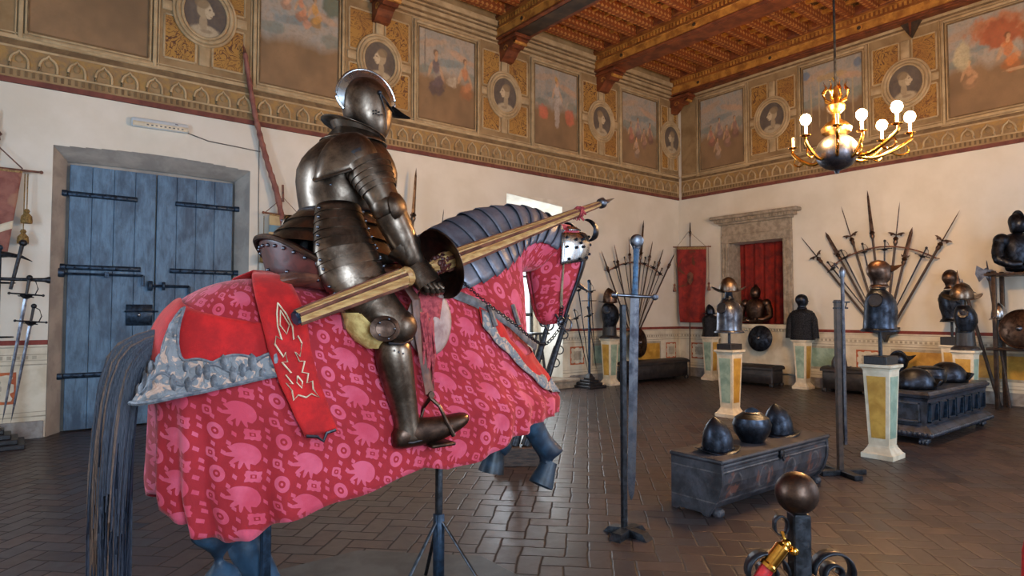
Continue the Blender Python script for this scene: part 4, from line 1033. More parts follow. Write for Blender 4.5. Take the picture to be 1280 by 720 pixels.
for sd in (-1, 1):
    MB().grid(flap(sd), 14, 12).build('saddle_flap', 'leather_brown', sad, world=True, solid=.012)
    # rounded steel and hide bow plate in front of the knee
    b = MB(); c = V((1.565, HY+sd*.375, 1.555))
    def g(u, v):
        a = 2*pi*u; r = .02+.98*v; x = cos(a)*.125*r; z = sin(a)*.165*r; return c+V((x, sd*(-.035*r*r+.03), z))
    b.grid(g, 36, 8, True); b.build('bow_plate', 'leather_pale', sad, world=True, solid=.02)
    b = MB(); rg = random.Random(4)
    for k in range(26):
        x = rg.uniform(-.075, -.01); zt = c.z+.05-rg.random()*.05; ln = rg.uniform(.2, .34); yy = c.y+sd*rg.uniform(.03, .045)
        b.tube([(c.x+x, yy, zt), (c.x+x+.012, yy+sd*.006, zt-ln*.5), (c.x+x+rg.uniform(0, .04), yy-sd*.012, zt-ln)], [.009, .008, .002], 5)
    b.build('silk_fringe', 'red_tassel', sad, world=True)
    b = MB()
    def g2(u, v): return c+V((-.075+.13*u-.02*v, sd*(.026+.004*sin(u*3)), .135-.12*v+.02*sin(u*5)))
    b.grid(g2, 8, 8); b.build('pink_lining', 'red_tassel', sad, world=True, solid=.006)
    b = MB(); ysd = HY+sd*.415; b.tube([(1.44, HY+sd*.33, 1.76), (1.465, ysd-.0, 1.66), (1.485, ysd, 1.48), (1.535, ysd, 1.25), (1.54, ysd, 1.22)], .022, 8, flat=.25, up=V((0, 1, 0))); b.tube([(1.49, ysd-sd*.012, 1.62), (1.56, ysd-sd*.012, 1.23)], .014, 6, flat=.3, up=V((0, 1, 0)))
    st = b.build('stirrup_leather', 'leather_brown', sad, world=True)
    b = MB(); S0 = V((1.545, ysd, 1.20)); foot = V((1.585, ysd, .995))
    b.tube([S0+V((0, 0, .02)), S0, S0+V((-.012, -sd*.045, -.05)), V((1.51, ysd-sd*.06, 1.04)), V((1.54, ysd-sd*.055, .985))], [.010, .010, .009, .009, .012], 8)
    b.tube([S0, S0+V((.03, sd*.035, -.04)), V((1.60, ysd+sd*.055, 1.09)), V((1.64, ysd+sd*.055, 1.02))], [.010, .009, .009, .012], 8)
    b.box(1.52, 1.65, ysd-.062, ysd+.062, .975, .99, .004); b.lathe([(.016, -.012), (.018, 0), (.016, .012)], 12, S0+V((0, 0, .015)), (0, 1, 0))
    b.build('stirrup', 'steel_rust', sad, world=True)

# ================================================================== RIDER
rid = thing('suit_of_armour', 'browned steel suit of armour seated on the horse, holding the lance', 'armour', (1.25, HY, 1.8))
def sq(v, p): return math.copysign(abs(v)**p, v)
def hring(z, x0, x1, w, p=.85, n=32, tilt=0): return [V(((x0+x1)/2+(x1-x0)/2*sq(cos(a), p), HY+w*sq(sin(a), p), z+tilt*cos(a))) for a in [2*pi*k/n for k in range(n)]]
b = MB(); tors = [(2.07, 1.085, 1.42, .180), (2.12, 1.072, 1.47, .192), (2.18, 1.062, 1.515, .208), (2.25, 1.055, 1.545, .222), (2.31, 1.060, 1.545, .226), (2.36, 1.082, 1.53, .215), (2.405, 1.115, 1.51, .190), (2.44, 1.150, 1.49, .160), (2.47, 1.18, 1.47, .13), (2.50, 1.215, 1.455, .10)]; b.loft([hring(*q) for q in tors])
cu = b.build('cuirass', 'steel_brown', rid, world=True)
b = MB(); b.tube([V(((1.075+1.5)/2+.2125*1.01*sq(cos(a), .85), HY+.203*sq(sin(a), .85), 2.095)) for a in [2*pi*k/40 for k in range(41)]], .011, 6); b.build('waist_roll', 'steel_grey', cu, world=False).location = -V(rid.location)
stp = []
for z, x0, x1, w in ((2.20, 1.071, 1.52, .213), (2.38, 1.11, 1.51, .205)):
    for k in range(7): a = pi-.9+.3*k; stp.append(((x0+x1)/2+(x1-x0)/2*1.005*sq(cos(a), .85), HY+w*1.005*sq(sin(a), .85), z))
studs('backplate_rivet', 'steel_grey', rid, stp, .006)
# culet: flaring skirt plates
b = MB(); rings = []
for i in range(3):
    for f, g in ((0, 0), (.5, .012), (1, .022), (1, .016)):
        k = i+f; z = 2.105-.070*k; rings.append(hring(z, 1.075-.052*k-g*.5, 1.42+.03*k+g*.4, .185+.040*k+g, tilt=-.014*k))
b.loft(rings, cap=False); b.build('hip_skirt', 'steel_brown', rid, world=True, solid=.003)
# gorget and helmet
b = MB(); b.loft([hring(2.46, 1.165, 1.50, .155, .95), hring(2.485, 1.20, 1.48, .115, .95), hring(2.515, 1.235, 1.47, .095, .95, tilt=-.015), hring(2.535, 1.215, 1.48, .105, .95, tilt=-.030), hring(2.535, 1.165, 1.50, .125, .95, tilt=-.042)], cap=False); b.build('gorget', 'steel_brown', rid, world=True, solid=.003)
HX = 0
b = MB()
Hl = [(2.475, 1.40, 1.475, .035), (2.50, 1.375, 1.50, .065), (2.54, 1.335, 1.52, .09), (2.585, 1.29, 1.535, .105), (2.64, 1.272, 1.54, .112), (2.70, 1.268, 1.535, .113), (2.745, 1.283, 1.515, .104), (2.785, 1.31, 1.48, .082), (2.81, 1.345, 1.44, .048), (2.817, 1.38, 1.40, .012)]
b.loft([hring(z, x0, x1, w, 1.0, 36) for z, x0, x1, w in Hl]); he = b.build('helmet', 'steel_brown', rid, world=True, subd=1)
b = MB(); out = []; inn = []
cc = V((1.402, HY, 2.69))
for k in range(29):
    a = -.15+(pi+.55)*k/28; r0 = .115; h = .034*sin(min(1, (k+.5)/4, (28-k+.5)/5)*pi/2)
    rx = .132; rz = .135; out.append(cc+V((cos(a)*(rx+h), 0, sin(a)*(rz+h)))); inn.append(cc+V((cos(a)*(rx-.02), 0, sin(a)*(rz-.02))))
def comb(u, v): i = u*28; k = min(int(i), 27); f = i-k; o_ = out[k].lerp(out[k+1], f); i_ = inn[k].lerp(inn[k+1], f); return i_.lerp(o_, v)
vs = []
for sgn in (-1, 1): b.grid(lambda u, v: comb(u, v)+V((0, sgn*(.020*(1-v)+.004), 0)), 40, 6)
b.tube(out, .0075, 8); b.build('comb', 'steel_bright', he).location = -V(rid.location)
# visor: pointed peak, sight gap, pivot and breaths
b = MB()
b.loft([[V((1.505, HY-.10, 2.665)), V((1.535, HY, 2.70)), V((1.505, HY+.10, 2.665)), V((1.50, HY, 2.655))], [V((1.60, HY-.045, 2.655)), V((1.61, HY, 2.675)), V((1.60, HY+.045, 2.655)), V((1.60, HY, 2.645))], [V((1.655, HY-.006, 2.655)), V((1.657, HY, 2.662)), V((1.655, HY+.006, 2.655)), V((1.655, HY, 2.65))]])
b.build('peak', 'steel_dark', he).location = -V(rid.location)
b = MB()
for sd in (-1, 1):
    b.ball((1.42, HY+sd*.113, 2.715), .012, n=12, m=8); b.tube([(1.42, HY+sd*.115, 2.715), (1.46, HY+sd*.108, 2.68), (1.50, HY+sd*.085, 2.655), (1.53, HY+sd*.05, 2.65)], .004, 6)
    b.tube([(1.42, HY+sd*.115, 2.71), (1.455, HY+sd*.11, 2.62), (1.47, HY+sd*.09, 2.54)], .003, 6)
    pass
b.build('visor_edge', 'iron', he).location = -V(rid.location)
for sd in (-1, 1):
    for k in range(7): q = MB().ball((1.385+.016*(k % 4), HY+sd*.1135, 2.60+.014*(k//4)+.004*(k % 2)), .0045, n=6, m=5).build('breath_hole', 'iron', he); q.location = -V(rid.location)
# arm plates (sd -1 is the lance arm)
def pol(pts, n): return [V(smooth_tab([(tuple(p),) for p in pts], k/(n-1))[0]) for k in range(n)]
for sd in (-1, 1):
    Y = lambda y: HY+sd*y
    if sd < 0: SH, EL, WR, HA = V((1.235, Y(.275), 2.31)), V((1.335, Y(.37), 2.085)), V((1.455, Y(.40), 1.845)), V((1.50, Y(.445), 1.755))
    else: SH, EL, WR, HA = V((1.27, Y(.275), 2.31)), V((1.40, Y(.36), 2.09)), V((1.60, Y(.26), 1.98)), V((1.70, Y(.22), 1.97))
    # shoulder cap with a back wing
    b = MB(); c = SH+V((-.005, sd*-.045, .005))
    def f(u, v):
        a = 2*pi*u; p = .02+1.50*v; back = max(0, -cos(a)); inn = max(0, -sin(a))
        if sd > 0: back *= -.9
        return c+V((cos(a)*sin(p)*(.128+.045*back), sd*(sin(a)*sin(p)*(.118+.05*inn)-.03*back*sin(p)), cos(p)*.135-.075*v*v*back-.045*v*v*(1-inn)))
    b.grid(f, 40, 14, True); b.build('pauldron', 'steel_brown', rid, world=True, solid=.004)
    b = MB(); b.tube([f(k/40, 1.0) for k in range(41)], .007, 6); b.build('pauldron_roll', 'steel_brown', rid, world=True)
    A0 = SH+V((.035, sd*.015, -.02)); b = MB(); b.lames([A0, A0.lerp(EL, .33), A0.lerp(EL, .62)], [.108, .098, .082], [.104, .092, .078], 5, .05, 24, V((1, 0, 0))); b.build('shoulder_lames', 'steel_brown', rid, world=True)
    b = MB(); b.lames([A0.lerp(EL, .55), EL], [.080, .070], [.077, .068], 1, .03, 24, V((1, 0, 0))); b.build('upper_arm_plate', 'steel_brown', rid, world=True)
    b = MB(); fd = (WR-EL).normalized(); b.ball(EL, .078, .076, .076, 20, 12); eo = b.build('elbow_cop', 'steel_brown', rid, world=True)
    b = MB(); c2 = EL+V((.055, -sd*.0, .0)); 
    b.lathe([(.10, 0), (.085, .02), (.05, .035), (.01, .042)], 18, EL+V((.03, sd*.035, .0)), V((.65, sd*.7, .15)), sx=1.0, sy=.75); b.build('elbow_wing', 'steel_brown', rid, world=True)
    b = MB(); b.lames([EL+(WR-EL)*.12, EL+(WR-EL)*.55, WR], [.078, .070, .05], [.075, .068, .048], 3, .03, 24, V((1, 0, 0))); b.build('forearm_plate', 'steel_brown', rid, world=True)
    # gauntlet: flaring cuff, plated hand, five fingers round the grip
    gd = (HA-WR).normalized(); b = MB(); b.lames([WR+gd*.05, WR+gd*-.02, WR-gd*.075], [.046, .060, .088], [.044, .058, .082], 1, .04, 24, V((1, 0, 0))); g = b.build('gauntlet_cuff', 'steel_brown', rid, world=True, solid=.003)
    b = MB(); b.lames([WR+gd*.03, WR+gd*.075, HA+gd*.03], [.060, .068, .070], [.046, .045, .042], 5, .035, 20, V((1, 0, 0)), cap=True); b.build('gauntlet_hand', 'steel_brown', rid, world=True)
    for q in range(4):
        o_ = (q-1.5)*.028; root = HA+gd*.025+V((o_, sd*.018, 0)); ln = (.9, 1.0, .95, .8)[q]
        pts = [root, root+gd*.030*ln+V((0, sd*.004, 0)), root+gd*.048*ln+V((.0, -sd*.020, -.006)), root+gd*.046*ln+V((.0, -sd*.045, .004)), root+gd*.026*ln+V((0, -sd*.060, .016))]
        MB().tube(pol(pts, 9), [.0155, .0155, .015, .015, .0145, .014, .0135, .013, .010], 10).build('finger', 'steel_brown', rid, world=True)
    root = HA+V((-.045, -sd*.005, .03)); MB().tube(pol([root+V((0, 0, .02)), root+gd*.02+V((-.008, -sd*.018, -.01)), root+gd*.03+V((.008, -sd*.045, -.02))], 7), [.016, .016, .015, .015, .014, .013, .010], 10).build('thumb', 'steel_brown', rid, world=True)
    # dark arming clothes inside the gaps
    b = MB(); b.tube([V((1.25, Y(.12), 2.35)), SH, EL, WR], [.08, .075, .06, .04], 12); b.tube([(1.22, Y(.1), 2.12), (1.2, Y(.15), 1.9), (1.18, Y(.24), 1.80)], [.08, .09, .09], 14); b.build('arming_doublet', 'black_wood', rid, world=True)
    # tasset: laminated thigh defence
    b = MB(); up = V((0, sd, 0))
    path = [V((1.165, Y(.215), 2.09)), V((1.165, Y(.25), 1.98)), V((1.17, Y(.285), 1.88)), V((1.195, Y(.315), 1.78)), V((1.24, Y(.335), 1.70))]
    b.lames(path, [.075, .085, .09, .085, .080], [.105, .125, .145, .145, .13], 10, .035, 26, up, -1.75, 1.75); b.build('tasset', 'steel_grey' if 0 else 'steel_brown', rid, world=True, solid=.003)
    stp = []
    for k in range(9):
        t = (k+.6)/10; x = t*4; i = min(int(x), 3); p = path[i].lerp(path[i+1], x-i)
        for aa, rr in ((-1.15, 1), (1.2, 1)): 
            ry_ = [.105, .125, .145, .145, .13]; rx_ = [.075, .085, .09, .085, .08]; ry = ry_[i]+(ry_[i+1]-ry_[i])*(x-i); rx = rx_[i]+(rx_[i+1]-rx_[i])*(x-i)
            d = (path[i+1]-path[i]).normalized(); u_ = (up-d*up.dot(d)).normalized(); w_ = d.cross(u_); stp.append(p+u_*(cos(aa)*rx*1.05)+w_*(sin(aa)*ry*1.04))
    studs('tasset_rivet', 'steel_grey', rid, stp, .0075)
    # leg
    HP, KN, AN = V((1.20, Y(.30), 1.74)), V((1.36, Y(.395), 1.535)), V((1.43, Y(.40), 1.085))
    b = MB(); b.lames([HP, HP.lerp(KN, .5), KN], [.105, .105, .085], [.120, .110, .090], 2, .03, 26, up); b.build('cuisse', 'steel_brown', rid, world=True)
    b = MB(); b.ball(KN+V((.012, 0, .0)), .100, .088, .088, 24, 14); b.build('knee_cop', 'steel_brown', rid, world=True)
    b = MB(); c = KN+V((-.085, sd*.080, -.005)); b.lathe([(.068, 0), (.070, .006), (.048, .014), (.045, .011), (.018, .016), (.003, .018)], 28, c, (-.1, sd, .1), sx=1, sy=.82)
    b.build('knee_wing', 'steel_rust', rid, world=True)
    b = MB()
    studs('knee_rivet', 'steel_grey', rid, [c+V((cos(q*1.25)*.04, sd*.016, sin(q*1.25)*.045)) for q in range(5)], .006)
    b.tube([KN+V((-.06, sd*.07, -.07)), KN+V((0, sd*.09, -.075)), KN+V((.07, sd*.05, -.055))], .005, 6); b.build('knee_edge', 'steel_grey', rid, world=True)
    b = MB(); K1 = KN+V((-.005, 0, -.05))
    b.loft([[K1.lerp(AN, t)+V((ox+cos(a)*rx, sin(a)*ry, 0)) for a in [2*pi*k/24 for k in range(24)]] for t, rx, ry, ox in ((0, .078, .075, 0), (.12, .085, .078, -.006), (.3, .088, .080, -.012), (.55, .076, .070, -.008), (.8, .064, .058, 0), (.95, .060, .055, 0), (1.02, .064, .056, 0), (1.14, .070, .058, .0), (1.22, .068, .056, 0))]); b.build('greave', 'steel_brown', rid, world=True, subd=1)
    b = MB()
    for q in range(3): b.ball(K1.lerp(AN, .13+.02*q)+V((-.04+.02*q, sd*.078, 0)), .005, n=6, m=5)
    b.tube([AN+V((-.055, sd*.02, -.07)), AN+V((0, sd*.055, -.075)), AN+V((.05, sd*.05, -.07))], .005, 6); b.build('greave_buckle', 'steel_grey', rid, world=True)
    b = MB(); FT = [(1.355, 1.035, .035, .035), (1.38, 1.045, .048, .060), (1.46, 1.06, .052, .070), (1.55, 1.055, .054, .062), (1.64, 1.07, .056, .052), (1.71, 1.09, .050, .040), (1.75, 1.10, .028, .022)]
    b.loft([[V((x, Y(.405)+sd*(x-1.4)*.06+cos(a)*w, z-.01+sin(a)*h)) for a in [2*pi*k/20 for k in range(20)]] for x, z, w, h in FT]); b.build('sabaton', 'steel_rust', rid, world=True, subd=1)
    b = MB(); b.loft([[p+V((cos(a)*r, sin(a)*r*.9, 0)) for a in [2*pi*k/18 for k in range(18)]] for p, r in ((V((1.21, Y(.34), 1.60)), .07), (V((1.235, Y(.35), 1.53)), .085), (V((1.265, Y(.36), 1.475)), .075), (V((1.285, Y(.37), 1.44)), .045))]); b.build('buff_breeches', 'buff_cloth', rid, world=True)

# ------------------------------------------------------------------ lance
lan = thing('lance', 'long fluted tan and red lance with a round vamplate, in the rider hand', 'lance', (1.6, 2.6, 1.8))
L0, L1 = at(372, 397, Y=2.50), at(768, 248, Y=2.78); LD = (L1-L0).normalized(); LL = (L1-L0).length
def lp(t): return L0+LD*(t*LL)
def fluted(b_, t0, t1, r0, r1, n=8, seg=32, bulge=0, k=10):
    A, B = basis(LD); rings = []
    for i in range(k+1):
        f = i/k; r = r0+(r1-r0)*f+bulge*sin(f*pi); c = lp(t0+(t1-t0)*f); rings.append([c+A*(cos(q)*r*(1-.14*abs(sin(q*n/2))))+B*(sin(q)*r*(1-.14*abs(sin(q*n/2)))) for q in [2*pi*j/seg for j in range(seg)]])
    b_.loft(rings)
b = MB(); fluted(b, 0, .243, .029, .043); b.lathe([(.042, -.02), (.048, 0), (.042, .015), (.026, .025)], 16, lp(.245), LD); fluted(b, .25, .30, .021, .019); fluted(b, .30, .335, .019, .040); fluted(b, .335, .93, .047, .017, k=20)
b.build('shaft', 'lance_wood', lan, world=True, ang=25)
b = MB(); A, B = basis(LD)
for j in range(0, 8, 2):
    q = 2*pi*(j+.5)/8; b.tube([lp(t)+A*(cos(q)*r)+B*(sin(q)*r) for t, r in ((.0, .029), (.12, .036), (.235, .042))], .008, 6); b.tube([lp(t)+A*(cos(q)*r)+B*(sin(q)*r) for t, r in ((.345, .044), (.6, .033), (.92, .016))], [.010, .008, .006], 6)
b.build('painted_flute', 'lance_dark', lan, world=True)
b = MB(); fluted(b, -.006, .006, .029, .029); b.build('butt_cap', 'iron_blue', lan, world=True)
b = MB(); vc = lp(.365)
b.lathe([(.172, -.085), (.175, -.08), (.150, -.062), (.10, -.036), (.055, -.012), (.042, .015), (.046, .03), (.040, .032)], 44, vc, LD, cap=False); b.build('vamplate', 'steel_rust', lan, world=True, solid=.004)
b = MB(); rg = random.Random(2)
for k in range(60):
    q = rg.uniform(0, 2*pi); t = .335+rg.uniform(-.012, .012); p = lp(t)+A*cos(q)*.034+B*sin(q)*.034; b.ball(p, .014, .012, .014, 7, 5)
b.build('grip_ruff', 'leather_red', lan, world=True)
b = MB(); c = lp(.925)
b.lathe([(.022, 0), (.032, .01), (.034, .035), (.016, .05)], 16, c, LD)
for q in (0, 2.1, 4.2): b.tube([c+LD*.03+A*cos(q)*.02+B*sin(q)*.02, c+LD*.07+A*cos(q)*.026+B*sin(q)*.026], [.014, .008], 8)
b.tube([c+LD*.04, c+LD*.12, c+LD*.17], [.014, .008, .002], 8); b.build('coronel_tip', 'steel_grey', lan, world=True)
b = MB(); rg = random.Random(9); c = lp(.83)
for k in range(40):
    q = rg.uniform(0, 2*pi); p = c+A*cos(q)*.028+B*sin(q)*.028; b.tube([p, p+LD*rg.uniform(-.02, .02)+V((rg.uniform(-.025, .025), rg.uniform(-.02, .02), -rg.uniform(.0, .04)))], [.009, .003], 5)
b.build('tassel', 'red_tassel', lan, world=True)

# ------------------------------------------------------------------ support under the horse
pf_ = MB(); pf_.prism([(cos(radians(22.5+45*k))*1.08, sin(radians(22.5+45*k))*1.08) for k in range(8)], .035, (0, 0, .0175), (1, 0, 0), (0, 1, 0))
o = pf_.build('display_platform', 'plate', None, smooth=False, bevel=.004); o.location = (1.4, 2.95, 0); tag(o, 'dark eight-sided platform on the floor under the horse', 'platform')
sup = thing('horse_stand', 'black iron pole stand with splayed legs under the horse belly', 'stand', (1.85, 3.0, .035))
b = MB(); b.box(1.834, 1.866, 2.984, 3.016, .035, 1.02, .003); b.build('post', 'iron', sup, world=True)
b = MB(); b.box(1.826, 1.874, 2.976, 3.024, .10, .50, .004); b.build('sleeve', 'iron_blue', sup, world=True)
for q in (1.25, 3.3, 5.3):
    MB().tube([(1.85+cos(q)*.02, 3+sin(q)*.02, .46), (1.85+cos(q)*.33, 3+sin(q)*.33, .042)], .011, 8, flat=.6).build('leg', 'iron', sup, world=True)
sup = thing('horse_stand', 'blue-grey iron post rising beside the hind legs of the horse', 'stand', (.93, 3.02, .035))
b = MB(); b.box(.91, .95, 3.0, 3.04, .035, 1.1, .003); b.build('post', 'iron_blue', sup, world=True); b = MB(); b.box(.86, 1.0, 2.96, 3.08, .035, .05, .003); b.build('foot_plate', 'iron_blue', sup, world=True)
# ================================================================== THINGS ROUND THE HALL
def cp(o, parent=None, **k):
    c = o.copy(); C.objects.link(c); c.parent = parent
    for ch in list(o.children): cp(ch, c)
    for a, v in k.items():
        if a in ('label', 'category', 'group'): c[a] = v
        else: setattr(c, a, v)
    return c
IM = radians(-38.2)    # square to the long sight line of the hall
# ---- tapering painted pedestals
def pedestal(x, y, first_ochre, label, h=1.03):
    t = thing('pedestal', label, 'pedestal', (x, y, 0), 0, 'painted tapering pedestals')
    def ring(z, r): return [V((-r, -r, z)), V((r, -r, z)), V((r, r, z)), V((-r, r, z))]
    MB().loft([ring(0, .165), ring(.05, .165), ring(.065, .145), ring(.12, .112), ring(.14, .107)]).build('base_moulding', 'white_cream', t, smooth=False)
    MB().loft([ring(.13, .103), ring(h-.06, .136)]).build('body', 'white_cream', t, smooth=False)
    MB().loft([ring(h-.07, .136), ring(h-.045, .146), ring(h-.03, .168), ring(h, .168)]).build('cap', 'white_cream', t, smooth=False)
    for k in range(4):
        b = MB(); R_ = Matrix.Rotation(k*pi/2, 3, 'Z')
        def q(u, z, d): r = .103+(z-.13)/(h-.19)*.033; return R_ @ V((u*(r-.035), -r-d, z))
        b.add([q(-1, .22, .004), q(1, .22, .004), q(1, h-.13, .004), q(-1, h-.13, .004), q(-1, .22, -.004), q(1, .22, -.004), q(1, h-.13, -.004), q(-1, h-.13, -.004)], [(0, 1, 2, 3), (4, 7, 6, 5), (0, 4, 5, 1), (1, 5, 6, 2), (2, 6, 7, 3), (3, 7, 4, 0)])
        och = (k % 2 == 1) == first_ochre
        b.build('marbled_panel', 'ochre' if och else 'mint', t, smooth=False)
    return t
PED = {'near': (7.60, 3.0), 'mid': (8.72, 5.62), 'n': (10.42, 9.72), 'corner': (13.14, 8.98), 'mail': (13.14, 6.72), 'r1': (11.42, 3.30), 'r2': (13.1, 3.98)}
pedestal(*PED['near'], True, 'nearest pedestal, ochre and mint sides, under the black breastplate')
pedestal(*PED['mid'], False, 'mint-fronted pedestal standing free in front of the red niche')
pedestal(*PED['n'], True, 'ochre and mint pedestal against the long wall beside the window recess')
pedestal(*PED['corner'], False, 'mint and ochre pedestal nearest the room corner beyond the red banner')
pedestal(*PED['mail'], False, 'mint-fronted pedestal under the mail shirt')
pedestal(*PED['r1'], True, 'ochre-panelled pedestal behind the right end of the carved chest')
pedestal(*PED['r2'], True, 'half hidden pedestal against the right wall behind the ochre-panelled one')

# ---- armour kit (local frame: front +X)
def ering(cx, rx, ry, z, n=28, p=.9, tilt=0): return [V((cx+rx*sq(cos(a), p), ry*sq(sin(a), p), z+tilt*cos(a))) for a in [2*pi*k/n for k in range(n)]]
def breastplate(loc, rz, label, mat='steel_dark', s=1.0, group=None, flange=True, arms=True):
    t = thing('breastplate', label, 'breastplate', loc, rz, group)
    R_ = [(0, .125, .155, .0), (.03, .105, .135, .0), (.07, .108, .14, .01), (.2, .145, .185, .02), (.33, .145, .20, .01), (.41, .12, .19, .0), (.455, .09, .14, -.01), (.475, .07, .095, -.01)]
    if not flange: R_ = R_[1:]
    if flange == 'bell': R_ = [(.0, .185, .21, .0), (.025, .155, .175, .0), (.08, .150, .172, .0), (.22, .152, .185, .012), (.33, .142, .185, .01), (.41, .112, .155, .0), (.46, .075, .105, -.01), (.475, .06, .085, -.01)]
    b = MB(); b.loft([ering(c*s, rx*s*1.1, ry*s, z*s) for z, rx, ry, c in R_], cap=False); b.build('plate', mat, t, solid=.004)
    b = MB(); b.tube([p for p in ering(-.01*s, .077*s, .095*s, .478*s)]+[ering(-.01*s, .077*s, .095*s, .478*s)[0]], .008*s, 6)
    b.build('neck_roll', 'steel_grey', t)
    b = MB(); b.loft([ering(0, .19*s, .215*s, -.008*s), ering(0, .17*s, .19*s, .012*s)] if flange == 'bell' else [ering(0, .15*s, .165*s, -.012*s), ering(0, .13*s, .145*s, .03*s)] if flange else [ering(0, .12*s, .14*s, .03*s), ering(0, .118*s, .142*s, .05*s)], cap=False); b.build('waist_flange', mat, t, solid=.004)
    if arms:
        for sd in (-1, 1):
            b = MB(); c = V((0, sd*.183*s, .345*s)); b.lathe([(.075*s, -.004), (.083*s, .006*s), (.078*s, .012*s), (.066*s, .004)], 22, c, (0, sd, .25), cap=False); b.build('armhole_roll', mat, t)
            b = MB(); b.lathe([(.072*s, 0), (.070*s, .007*s)], 22, c, (0, sd, .25)); b.build('armhole', 'black_wood', t)
    return t
def box_stand(loc, rz, label, h=.42, w=.17, group=None, hb=.09):
    t = thing('bust_stand', label, 'stand', loc, rz, group); MB().box(-w, w, -w*.8, w*.8, 0, hb, .006).build('block', 'black_wood', t, smooth=False)
    b = MB(); b.tube([(0, 0, hb), (0, 0, h)], .022, 10); b.build('post', 'iron', t); return t
def morion(loc, rz, label, mat='steel_grey', s=1.0, comb=True, group=None, brim=1.0):
    t = thing('helmet', label, 'helmet', loc, rz, group)
    b = MB(); b.loft([ering(0, .115*s, .09*s, .0, p=1), ering(0, .118*s, .095*s, .04*s, p=1), ering(0, .105*s, .085*s, .10*s, p=1), ering(0, .075*s, .055*s, .15*s, p=1), ering(0, .03*s, .02*s, .178*s, p=1), ering(0, .004, .004, .184*s, p=1)], cap=False); b.build('skull', mat, t)
    if comb: b = MB(); b.prism([(cos(a)*.125*s, .045*s+sin(a)*(.185*s)) for a in [pi*k/20 for k in range(21)]], .008); b.build('comb', mat, t)
    b = MB()
    def f(u, v): a = 2*pi*u; k = 1+brim*.62*v*(.75+.65*cos(a)**2); return V((cos(a)*.115*s*k, sin(a)*.09*s*(1+.42*v), .004+.060*s*v*cos(a)**2*abs(cos(a))-.015*s*v*sin(a)**2))
    b.grid(f, 40, 5, True); b.build('brim', mat, t, solid=.004); return t
def cabasset(loc, rz, label, mat='steel_grey', s=1.0, group=None):
    t = thing('helmet', label, 'helmet', loc, rz, group)
    b = MB(); b.loft([ering(0, .112*s, .10*s, .0, p=1), ering(0, .118*s, .104*s, .04*s, p=1), ering(0, .114*s, .10*s, .09*s, p=1), ering(-.004*s, .098*s, .086*s, .145*s, p=1), ering(-.010*s, .072*s, .062*s, .19*s, p=1), ering(-.018*s, .038*s, .03*s, .225*s, p=1), ering(-.026*s, .006*s, .005*s, .245*s, p=1)], cap=False); b.build('skull', mat, t)
    b = MB()
    def f(u, v): a = 2*pi*u; k = 1+.5*v*(.6+.55*cos(a)**2); return V((cos(a)*.118*s*k, sin(a)*.098*s*(1+.30*v), .004+.02*s*v*cos(a)**2-.025*s*v*sin(a)**2))
    b.grid(f, 40, 4, True); b.build('brim', mat, t, solid=.004)
    b = MB()
    for k in range(14): a = 2*pi*k/14; b.ball((cos(a)*.12*s, sin(a)*.10*s, .018*s), .006*s, n=6, m=5)
    b.build('rivet_row', mat, t); return t
def close_helmet(loc, rz, label, mat='steel_dark', s=1.0, bill=True, crest=True, group=None):
    t = thing('helmet', label, 'helmet', loc, rz, group)
    b = MB(); b.loft([ering(.0, .085*s, .08*s, .0, p=1), ering(.0, .08*s, .075*s, .03*s, p=1), ering(.015*s, .105*s, .095*s, .07*s, p=1), ering(0, .128*s, .108*s, .13*s, p=1), ering(-.005*s, .13*s, .11*s, .18*s, p=1), ering(-.005*s, .112*s, .095*s, .235*s, p=1), ering(-.005*s, .07*s, .06*s, .272*s, p=1), ering(-.005*s, .01*s, .01*s, .288*s, p=1)]); b.build('skull', mat, t)
    b = MB(); b.loft([ering(0, .105*s, .105*s, -.02*s, p=1), ering(0, .085*s, .082*s, .01*s, p=1)], cap=False); b.build('neck_guard', mat, t, solid=.004)
    if crest: b = MB(); b.prism([(-.005*s+cos(a)*.142*s, .165*s+sin(a)*.142*s) for a in [-.2+(pi+.3)*k/20 for k in range(21)]], .008*s); b.build('crest', mat, t)
    if bill: b = MB(); b.loft([[V((.085*s, -.10*s, .15*s)), V((.10*s, 0, .235*s)), V((.085*s, .10*s, .15*s)), V((.11*s, 0, .125*s))], [V((.17*s, -.055*s, .18*s)), V((.175*s, 0, .225*s)), V((.17*s, .055*s, .18*s)), V((.17*s, 0, .165*s))], [V((.262*s, -.008*s, .232*s)), V((.265*s, 0, .24*s)), V((.262*s, .008*s, .232*s)), V((.262*s, 0, .226*s))]]); b.build('bill', mat, t, ang=20)
    b = MB(); b.box(.075*s, .125*s, -.06*s, .06*s, .13*s, .146*s, .004); b.build('sight_gap', 'black_wood', t); return t
def torso_form(loc, rz, label, h=.34, mat='black_wood', r=.13, group=None):
    t = thing('bust_form', label, 'stand', loc, rz, group)
    MB().loft([ering(0, r*1.25, r*1.35, 0), ering(0, r*1.2, r*1.3, .03), ering(0, r*.85, r*.95, .07), ering(0, r*.75, r*.85, h)]).build('base', mat, t); return t
# near pedestal
x, y = PED['near']; z = 1.031
box_stand((x, y, z), 0, 'black block and post under the near black breastplate', .44, .15)
breastplate((x, y, z+.37), IM-.75, 'black bell-shaped breastplate mounted above the nearest pedestal', 'steel_dark', .98, None, 'bell')
close_helmet((x+.01, y, z+.875), IM, 'dark round helmet with pointed bill above the near black breastplate', 'steel_rust', 1.0, crest=False)
